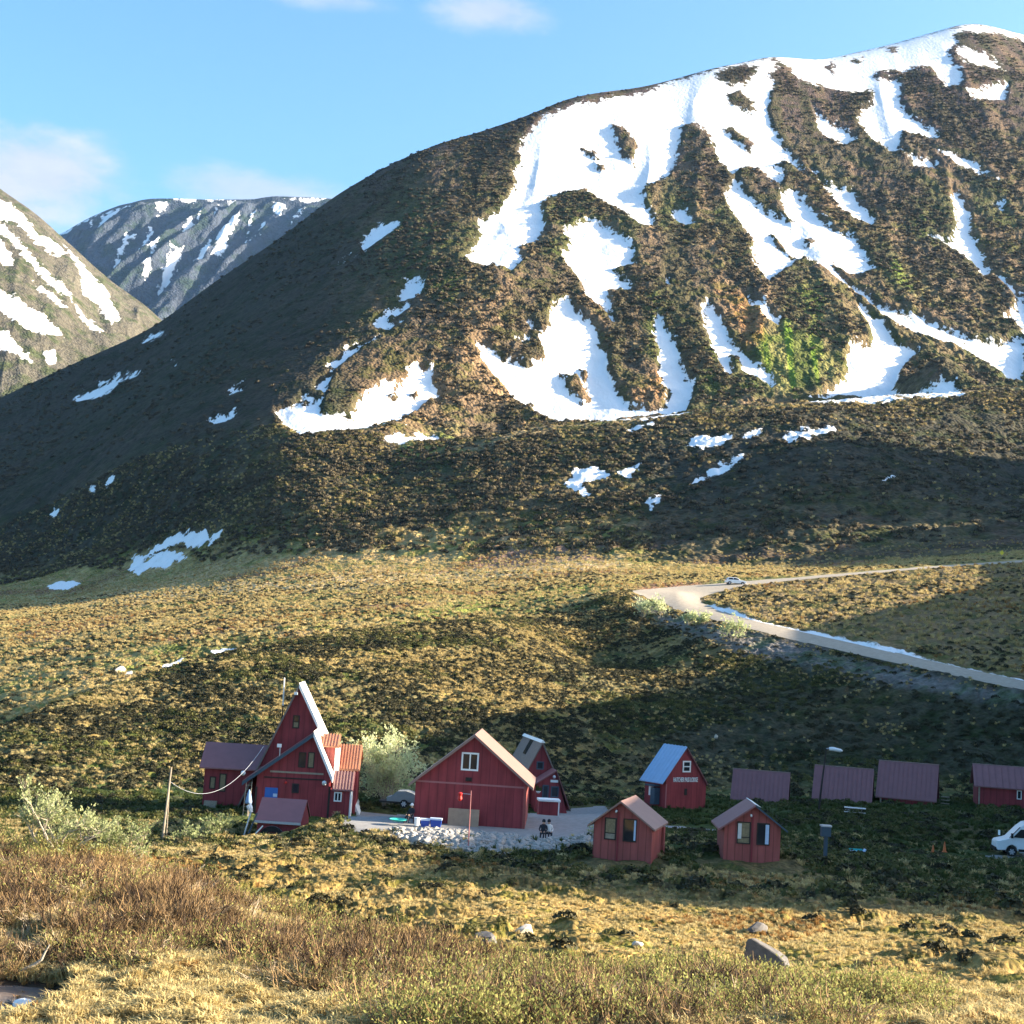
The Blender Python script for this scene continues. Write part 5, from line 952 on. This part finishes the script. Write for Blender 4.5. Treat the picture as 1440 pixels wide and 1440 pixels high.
s = Site('bucket', 'white bucket at the left end of the blue bins', 'bucket', 586, 1160, 98.4, 0); b = MB(); b.tube([(0, 0, -.05), (0, 0, .45), (0, 0, .47)], [.16, .2, .2], 12); s.part('pail', b, WHITE); b = MB(); b.tube([(0, 0, .471), (0, 0, .50)], [.21, .21], 12); s.part('lid', b, BLUEW)
s = Site('saucer_sled', 'teal saucer lying on the gravel left of the barn', 'sled', 560, 1156, 98.5, 0); s.e.location.z += .02; b = MB(); n = 18; rr = [0, .35, .55, .6]; zz = [.0, .03, .12, .17]
for k in range(3):
    for j in range(n):
        t0, t1 = 2*math.pi*j/n, 2*math.pi*(j+1)/n; f = lambda r_, t, z: Vector((math.cos(t)*r_, math.sin(t)*r_*.9, z)); b.quad(f(rr[k], t0, zz[k]), f(rr[k], t1, zz[k]), f(rr[k+1], t1, zz[k+1]), f(rr[k+1], t0, zz[k+1]))
s.part('shell', b, TEAL, None, None, True); s.part('rim', (lambda m: (m.tube([(math.cos(2*math.pi*j/20)*.6, math.sin(2*math.pi*j/20)*.54, .17) for j in range(21)], [.025]*21, 5), m)[1])(MB()), TEAL)
s = Site('covered_trailer', 'grey tarp-covered trailer standing in shade behind the barn', 'trailer', 566, 1136, 112, 5); b = MB(); b.prism([(-1.3, .45), (1.4, .45), (1.4, .75), (.75, 1.15), (.2, 1.3), (-.5, 1.25), (-1.0, .8), (-1.3, .75)], 0, 1.5); s.part('cover', b, GREYT); b = MB(); b.box(-1.9, 1.45, .1, 1.4, .3, .448); s.part('chassis', b, DARK); wheel(s, .1, -.16, .32, .2); wheel(s, .1, 1.46, .32, .2)
# ---------------------------------------------------------------- people
def person(s, joints, edges, radii, cap=None, capm=None):
    me = bpy.data.meshes.new('body'); me.from_pydata(joints, edges, []); o = bpy.data.objects.new('body', me); COL.objects.link(o)
    sk = o.modifiers.new('skin', 'SKIN'); sv = me.skin_vertices[0].data if me.skin_vertices else None
    if sv is None:
        bpy.context.view_layer.objects.active = o; o.select_set(True); bpy.ops.mesh.customdata_skin_add(); sv = me.skin_vertices[0].data
    for v, r_ in zip(sv, radii): v.radius = (r_, r_) if not isinstance(r_, tuple) else r_
    sv[0].use_root = True; sb = o.modifiers.new('sub', 'SUBSURF'); sb.levels = 1; sb.render_levels = 1
    dg = bpy.context.evaluated_depsgraph_get(); m2 = bpy.data.meshes.new_from_object(o.evaluated_get(dg)); bpy.data.objects.remove(o)
    m2.polygons.foreach_set('use_smooth', [True]*len(m2.polygons)); o = bpy.data.objects.new('body', m2); COL.objects.link(o); o.parent = s.e
    return o, m2
def colour(me, f, ms):
    me.materials.clear(); [me.materials.append(m) for m in ms]
    for p in me.polygons: p.material_index = f(p.center)
def seated(s, lean=0.0, legdir=(0,-1), shirt=CLOTH, pants=CLOTH, hat=None, low=.42):
    h = low; lx, ly = legdir; J = [(0,0,h),(0,.02,h+.22),(0,.04,h+.46),(0,.03,h+.56),(0,.0,h+.70),(0,-.02,h+.80)]; E = [(0,1),(1,2),(2,3),(3,4),(4,5)]; Rr = [.17,.16,(.2,.13),.065,.105,.085]
    for sg in (-1, 1):
        i = len(J); k = sg*.1; J += [(k+lx*.12, ly*.12, h-.01), (k+lx*.45, ly*.45, h+.04), (k+lx*.58, ly*.58, .10), (k+lx*.72, ly*.72, .06)]; E += [(0,i),(i,i+1),(i+1,i+2),(i+2,i+3)]; Rr += [.10,.075,.055,.045]
        i = len(J); J += [(sg*.2,.03,h+.44), (sg*.27+lx*.05,.02+ly*.1,h+.2), (sg*.14+lx*.28,ly*.34,h+.12), (sg*.1+lx*.36,ly*.42,h+.12)]; E += [(2,i),(i,i+1),(i+1,i+2),(i+2,i+3)]; Rr += [.075,.05,.04,.035]
        hnd = len(J)-1
        for f in range(5):
            a = (f-2)*.018; J.append((sg*.1+lx*.42+a, ly*.49, h+.10-.01*abs(f-2)-(.02 if f == 0 else 0))); E.append((hnd, len(J)-1)); Rr.append(.009)
    o, me = person(s, J, E, Rr); colour(me, lambda c: 0 if (c.z > h+.575 or (abs(c.x) > .06 and (c.y < ly*.40) and c.z > h+.06 and ly)) else (1 if c.z > h+.08 else 2), [SKIN, shirt, pants])
    b = MB(); hz = h+.70
    b.tube([(0, .03, hz+.02), (0, .01, hz+.09), (0, .0, hz+.17), (0, 0, hz+.2)], [.118, .118, .085, .02], 10); s.part('cap' if hat else 'hair', b, hat or CLOTH, None, None, True)
    if hat: b = MB(); b.box(-.08, .08, -.22, -.1, hz+.045, hz+.06); s.part('cap_brim', b, hat)
    b = MB(); b.tube([(0, -.115, hz+.0), (0, -.14, hz-.03)], [.018, .022], 5); s.part('nose', b, SKIN)
    b = MB(); [b.tube([(sg*.04, -.1, hz+.03), (sg*.04, -.118, hz+.03)], [.014, .012], 6) for sg in (-1, 1)]; s.part('eyes', b, BLACK)
def stool(label, px, py, D):
    s = Site('camp_stool', label, 'stool', px, py, D, 0); b = MB(); b.box(-.2, .2, -.2, .2, .34, .38); s.part('seat', b, CLOTH); [bar((x, y, -.1), (x*.9, y*.9, .34), .018, DARK, 'leg', s) for x in (-.17, .17) for y in (-.17, .17)]; return s
st1 = stool('dark low stool under the person in black by the gravel edge', 764, 1169.5, 96); p1 = Site('person', 'person in black sitting on a stool at the gravel edge', 'person', 764, 1169.5, 96, 10); seated(p1, 0, (0, -1), CLOTH, CLOTH)
st2 = stool('dark low stool under the person in a pale shirt', 771.5, 1169.5, 96.2); p2 = Site('person', 'person in pale shirt and black trousers sitting beside another', 'person', 771.5, 1169.5, 96.2, -10); seated(p2, 0, (0, -1), CLOTHW, CLOTH)
for pp in (st1, st2, p1, p2): pp.e.location.z = gz(pp.o.x, pp.o.y)+.02
st3 = stool('dark low stool under the person in a white cap', 578, 1154, 100.2); p3 = Site('person', 'person in white cap sitting against the left corner of the barn', 'person', 578, 1154, 100.2, 35); seated(p3, 0, (0, -1), CLOTH, CLOTH, WHITE, .5)
for pp in (st3, p3): pp.e.location.z = gz(pp.o.x, pp.o.y)+.02
# ---------------------------------------------------------------- odds and ends on the grass
s = Site('picnic_table', 'pale picnic table standing on the grass before the back cabins', 'table', 1202, 1149, 128, 14); b = MB(); b.box(-.95, .95, 0, .8, .74, .8); s.part('tabletop', b, CLOTHW)
for y in (-.55, 1.1): b = MB(); b.box(-.95, .95, y, y+.26, .43, .48); s.part('bench', b, CLOTHW)
for x in (-.7, .7): b = MB(); b.prism([(x-.05, -.2), (x+.05, -.2), (x+.05, .737), (x-.05, .737)], .35, .45); b.box(x-.05, x+.05, -.5, 1.3, .36, .427); s.part('leg', b, DARK)
b = MB(); b.box(-.2, .35, .2, .7, 1.2, 1.24)
for u, v, h in ((1312,1199,.42),(1328,1201,.6)):
    s = Site('traffic_cone', 'taller orange cone nearer the van' if h > .5 else 'shorter pale orange cone farther from the van', 'cone', u, v, 106, 0, 'cones beside the parking'); s.e.location.z = gz(s.o.x, s.o.y)+.02; b = MB(); b.tube([(0, 0, .04), (0, 0, h+.15)], [.13, .03], 10); s.part('cone', b, CONE); b = MB(); b.box(-.18, .18, -.18, .18, 0, .038); s.part('base', b, CONE)
s = Site('plastic_sled', 'pale teal plastic sled lying on the dark grass', 'sled', 1206, 1195, 96, 0); s.e.location.z = gz(s.o.x, s.o.y)+.12; b = MB(); b.prism([(-.5, .0), (.45, -.02), (.62, .22), (.55, .24), (.42, .06), (-.5, .08)], 0, .45); s.part('shell', b, BLUEW); b = MB(); b.box(-.5, .45, .46, .5, 0, .2); s.part('side', b, TEAL)
def rock(name, label, px, py, wpx, hpx, m, seed, cat='rock', D=None, flat=0, group=None, pts=None):
    c = P(px, py, D) if D else hit(px, py); r = random.Random(seed); sc = c.y/F; bm = bmesh.new(); bmesh.ops.create_icosphere(bm, subdivisions=2, radius=1)
    pl = [(Vector((r.gauss(0, 1), r.gauss(0, 1), r.gauss(0, .8))).normalized(), r.uniform(.55, .85)) for _ in range(9)]
    for v in bm.verts:
        for n, d in pl:
            k = v.co.dot(n)
            if k > d: v.co -= n*(k-d)
        v.co += Vector((r.gauss(0, .02), r.gauss(0, .02), r.gauss(0, .02)))
        v.co = Vector((v.co.x*wpx*sc*.62, v.co.y*wpx*sc*.5, v.co.z*hpx*sc*.75))
    me = bpy.data.meshes.new(name); bm.to_mesh(me); bm.free(); me.materials.append(m); o = bpy.data.objects.new(name, me); COL.objects.link(o); o.location = (c.x, c.y, gz(c.x, c.y)+hpx*sc*.22); o.rotation_euler = (0, 0, r.uniform(-.4, .4))
    return tag(o, label, cat, group)
# the big slab in the meadow: a tilted wedge with a dark face
c = hit(1066, 1362); sc = c.y/F; b = MB(); pr = [(-33,-14),(33,-14),(27,6),(16,15),(-18,34),(-25,31)]; b.prism([(x*sc, z*sc) for x, z in pr], 0, .7)
for v in b.v:
    if v.y > .3: v.x += .22; v.z *= .82
o = b.build('boulder', ROCKD); md = o.modifiers.new('bevel', 'BEVEL'); md.width = .04; md.segments = 2; o.location = (c.x, c.y-.9, gz(c.x, c.y)+.30); tag(o, 'large dark wedge-shaped boulder in the sunlit meadow', 'rock')
rock('boulder', 'small pale stone at the right foot of the dark wedge boulder', 1095, 1364, 16, 24, ROCKP, 3); rock('boulder', 'low dark boulder up the meadow beyond the wedge boulder', 1064, 1312, 30, 16, ROCKD, 4)
rock('boulder', 'brown domed boulder with dark side left in the meadow', 683, 1325, 34, 18, ROCKD, 5); rock('boulder', 'pale rounded boulder right of the brown domed one', 738, 1313, 26, 14, ROCKP, 6); rock('boulder', 'small pale stone alone in the middle of the meadow', 897, 1330, 14, 8, ROCKP, 8)
rock('boulder', 'pinkish boulder on the golden slope beside a scrap of snow', 167, 946, 16, 11, ROCKP, 9); rock('boulder', 'white stone at the edge of the puddle', 33, 1420, 28, 17, WHITE, 10, D=None); rock('boulder', 'dark stone left of the white one at the puddle', 12, 1419, 16, 13, ROCKD, 12); rock('boulder', 'pale stone on the slope above the blue-roofed cabin', 1007, 1038, 6, 5, ROCKP, 13)
# stone bank under the barn
e = bpy.data.objects.new('stone_bank', None); COL.objects.link(e); cb = P(650, 1185, 93); e.location = cb; tag(e, 'bank of loose grey stones below the barn', 'stone bank')
bk = poly_sdf(GPX, GPY, [(540,1174),(600,1165),(740,1170),(760,1170),(850,1172),(846,1190),(760,1200),(700,1207),(640,1204),(585,1198),(545,1188)], 10); wbk = (bk > 0)*(KK > 4.5)*(KK < 6.6)*(1-.75*sstep(740, 790, GPX))
def stone_mesh(k, m):
    r = random.Random(k); bm = bmesh.new(); bmesh.ops.create_icosphere(bm, subdivisions=1, radius=1); pl = [(Vector((r.gauss(0, 1), r.gauss(0, 1), r.gauss(0, 1))).normalized(), r.uniform(.5, .8)) for _ in range(7)]
    for v in bm.verts:
        for n, d in pl:
            q = v.co.dot(n)
            if q > d: v.co -= n*(q-d)
    me = bpy.data.meshes.new('stone'); bm.to_mesh(me); bm.free(); me.materials.append(m); return me
SM = [stone_mesh(k, ROCK) for k in range(6)]
for i, p in enumerate(sample(290, row_of(4.5), row_of(6.6), wbk)):
    o = bpy.data.objects.new('stone', SM[i % 6]); COL.objects.link(o); o.parent = e; o.location = Vector(p)-cb+Vector((0, 0, .06)); sc = rnd.uniform(.20, .40); o.scale = (sc*rnd.uniform(.8, 1.5), sc, sc*rnd.uniform(.6, .9)); o.rotation_euler = (rnd.uniform(-.5, .5), rnd.uniform(-.5, .5), rnd.uniform(0, 6.28))
b = MB(); sm = SM[1]; sv = [v.co.copy() for v in sm.vertices]; sf = [tuple(p.vertices) for p in sm.polygons]
for p in sample(2600, row_of(4.5), row_of(6.6), wbk):
    i = len(b.v); sc = rnd.uniform(.09, .22); mt_ = Matrix.Rotation(rnd.uniform(0, 6.28), 3, 'Z') @ Matrix.Rotation(rnd.uniform(-.7, .7), 3, 'X'); off = Vector(p)-cb; b.v += [mt_ @ Vector((v.x*sc*1.3, v.y*sc, v.z*sc*.8))+off for v in sv]; b.f += [tuple(i+k for k in f) for f in sf]
o = b.build('rubble', ROCK, e); o['kind'] = 'stuff'
# ---------------------------------------------------------------- willows
M_BARK = simple('pale_bark', (.36,.31,.24), .9, 0, .25, 6, .01); M_WIL = leaf_mat('willow_leaf', (.17,.205,.085), (.37,.40,.20), .4); M_WILP = leaf_mat('pale_willow_leaf', (.40,.45,.22), (.62,.66,.40), .5)
def willow(name, label, px, py, D, stems, H, Wd, nleaf, lsz, lm, seed, cat='shrub', group=None, low=.25, tr=.05):
    s = Site(name, label, cat, px, py, D, 0, group, True); r = random.Random(seed); b = MB(); tips = []
    def grow(p, d, l, rad, lev):
        pts = [p]; q = p
        for k in range(3):
            d = (d+Vector((r.gauss(0, .22), r.gauss(0, .22), r.gauss(.05, .14)))).normalized(); q = q+d*l/3; pts.append(q)
        b.tube(pts, [rad*(1-.2*k) for k in range(4)], 5 if lev > 1 else 3)
        if lev <= 1: tips.extend([(pts[2], d), (pts[3], d), (pts[1], d)])
        if lev:
            for k in range(r.choice((2, 3, 3, 4))): o = pts[r.choice((1, 2, 3))]; dd = (d+Vector((r.gauss(0, .7), r.gauss(0, .7), r.gauss(.05, .35)))).normalized(); grow(o, dd, l*r.uniform(.5, .75), rad*.5, lev-1)
    for k in range(stems):
        a = r.uniform(0, 6.28); t = r.uniform(.25, 1.0); d = Vector((math.cos(a)*Wd/H*t, math.sin(a)*.7*Wd/H*t, 1)).normalized(); grow(Vector((math.cos(a)*.12*Wd*r.random(), math.sin(a)*.1*Wd*r.random(), -.15)), d, H*.52*r.uniform(.75, 1.1), tr*r.uniform(.7, 1.1), 3)
    s.part('trunk', b, M_BARK); c = MB()
    for i in range(nleaf):
        p, d = r.choice(tips); p = p+Vector((r.gauss(0, .06), r.gauss(0, .06), r.gauss(0, .06)))*H*.35
        if p.z < H*low*r.random(): continue
        u = (d+Vector((r.gauss(0, .7), r.gauss(0, .7), r.gauss(.2, .5)))).normalized(); w = u.orthogonal().normalized(); w.rotate(Matrix.Rotation(r.uniform(0, 6.28), 3, u)); z = lsz*r.uniform(.6, 1.4); c.quad(p, p+u*z*.5+w*z*.3, p+u*z, p+u*z*.5-w*z*.3)
    s.part('crown', c, lm); return s
willow('willow_shrub', 'tall spreading willow with pale bare stems at far left', 84, 1212, 47.5, 11, 2.6, 2.6, 3400, .10, M_WIL, 5, 'shrub', None, .35, .055)
willow('willow_shrub', 'lower willow right of the tall spreading one', 172, 1208, 48.5, 8, 1.9, 2.1, 1700, .09, M_WIL, 6, 'shrub', None, .3, .035)
willow('willow_shrub', 'bright green low bush at the foot of the leaning pole', 262, 1178, 96, 8, 1.6, 2.0, 900, .18, M_WIL, 7, 'shrub', None, .0, .03)
willow('willow_shrub', 'bright green bush between the leaning pole and the shed', 305, 1172, 99, 8, 1.9, 2.4, 1000, .18, M_WIL, 8, 'shrub', None, .0, .03)
willow('willow_tree', 'round pale green tree between the lodge and the barn', 543, 1136, 125, 18, 6.6, 2.7, 7500, .22, M_WILP, 9, 'tree', None, .12, .07)
willow('willow_tree', 'lower green growth at the right foot of the pale tree', 572, 1126, 127, 7, 3.0, 1.6, 1500, .22, M_WILP, 19, 'tree', None, .0, .05)
for i, (u, v, h, w, lb, m) in enumerate([(905,868,3.4,1.6,'leftmost grey-stemmed shrub under the road bend', M_WILP),(928,866,3.6,1.8,'grey-stemmed shrub second from the left under the road bend', M_WILP),(968,880,2.6,1.4,'small pale shrub between the road bend shrubs', M_WILP),(990,878,1.8,1.2,'smallest pale shrub close under the road', M_WILP),(1030,902,3.6,2.2,'pale yellow-green shrub under the road, rightmost', M_WILP)]):
    c = hit(u, v, 8, 10.4); willow('roadside_shrub', lb, u, v, c.y, 10, h*1.2, w*1.2, 700, .36, m, 30+i, 'shrub', 'shrubs below the road', .2, .06)
willow('willow_shrub', 'thin dry shrub left of the left front cabin', 838, 1166, 92, 7, 1.7, .9, 300, .14, M_WIL, 40, 'shrub', None, .1, .03)
# ---------------------------------------------------------------- fallen branches in the near scrub
for nm, pts, lb in (('fallen_branch', [(28,1366),(46,1358),(58,1350),(64,1338),(70,1328)], 'pale crooked branch lying above the puddle'), ('fallen_branch', [(262,1240),(270,1230),(280,1222),(288,1216)], 'pale bare branch sticking out of the scrub below the shed')):
    h0 = hit(*pts[0]); q = [P(u, v, h0.y-.3+.02*k) for k, (u, v) in enumerate(pts)]; b = MB(); b.tube([v-h0 for v in q], [.045, .04, .035, .025, .015][:len(q)], 6); o = b.build(nm, M_BARK); o.location = h0; tag(o, lb, 'branch')
# ---------------------------------------------------------------- the air between
b = MB()
lo_, hi_ = 0.0, 0.0
for o_ in scn.objects:
    if o_.type == 'MESH' and o_.get('kind') == 'structure':
        zz_ = np.empty(len(o_.data.vertices)*3, np.float32); o_.data.vertices.foreach_get('co', zz_); lo_, hi_ = min(lo_, zz_[2::3].min()), max(hi_, zz_[2::3].max())
b.box(-4200, 4200, -60, 9500, float(lo_)-1, float(hi_)+5); hz = b.build('haze', (lambda m: m)(bpy.data.materials.new('haze_air'))); hz['kind'] = 'stuff'
hm_ = bpy.data.materials['haze_air']; hm_.use_nodes = True; hm_.node_tree.nodes.clear(); pv = hm_.node_tree.nodes.new('ShaderNodeVolumePrincipled'); oo = hm_.node_tree.nodes.new('ShaderNodeOutputMaterial')
pv.inputs['Color'].default_value = (.32, .58, 1.0, 1); pv.inputs['Density'].default_value = 1.6e-5; pv.inputs['Anisotropy'].default_value = .2; hm_.node_tree.links.new(pv.outputs[0], oo.inputs['Volume'])
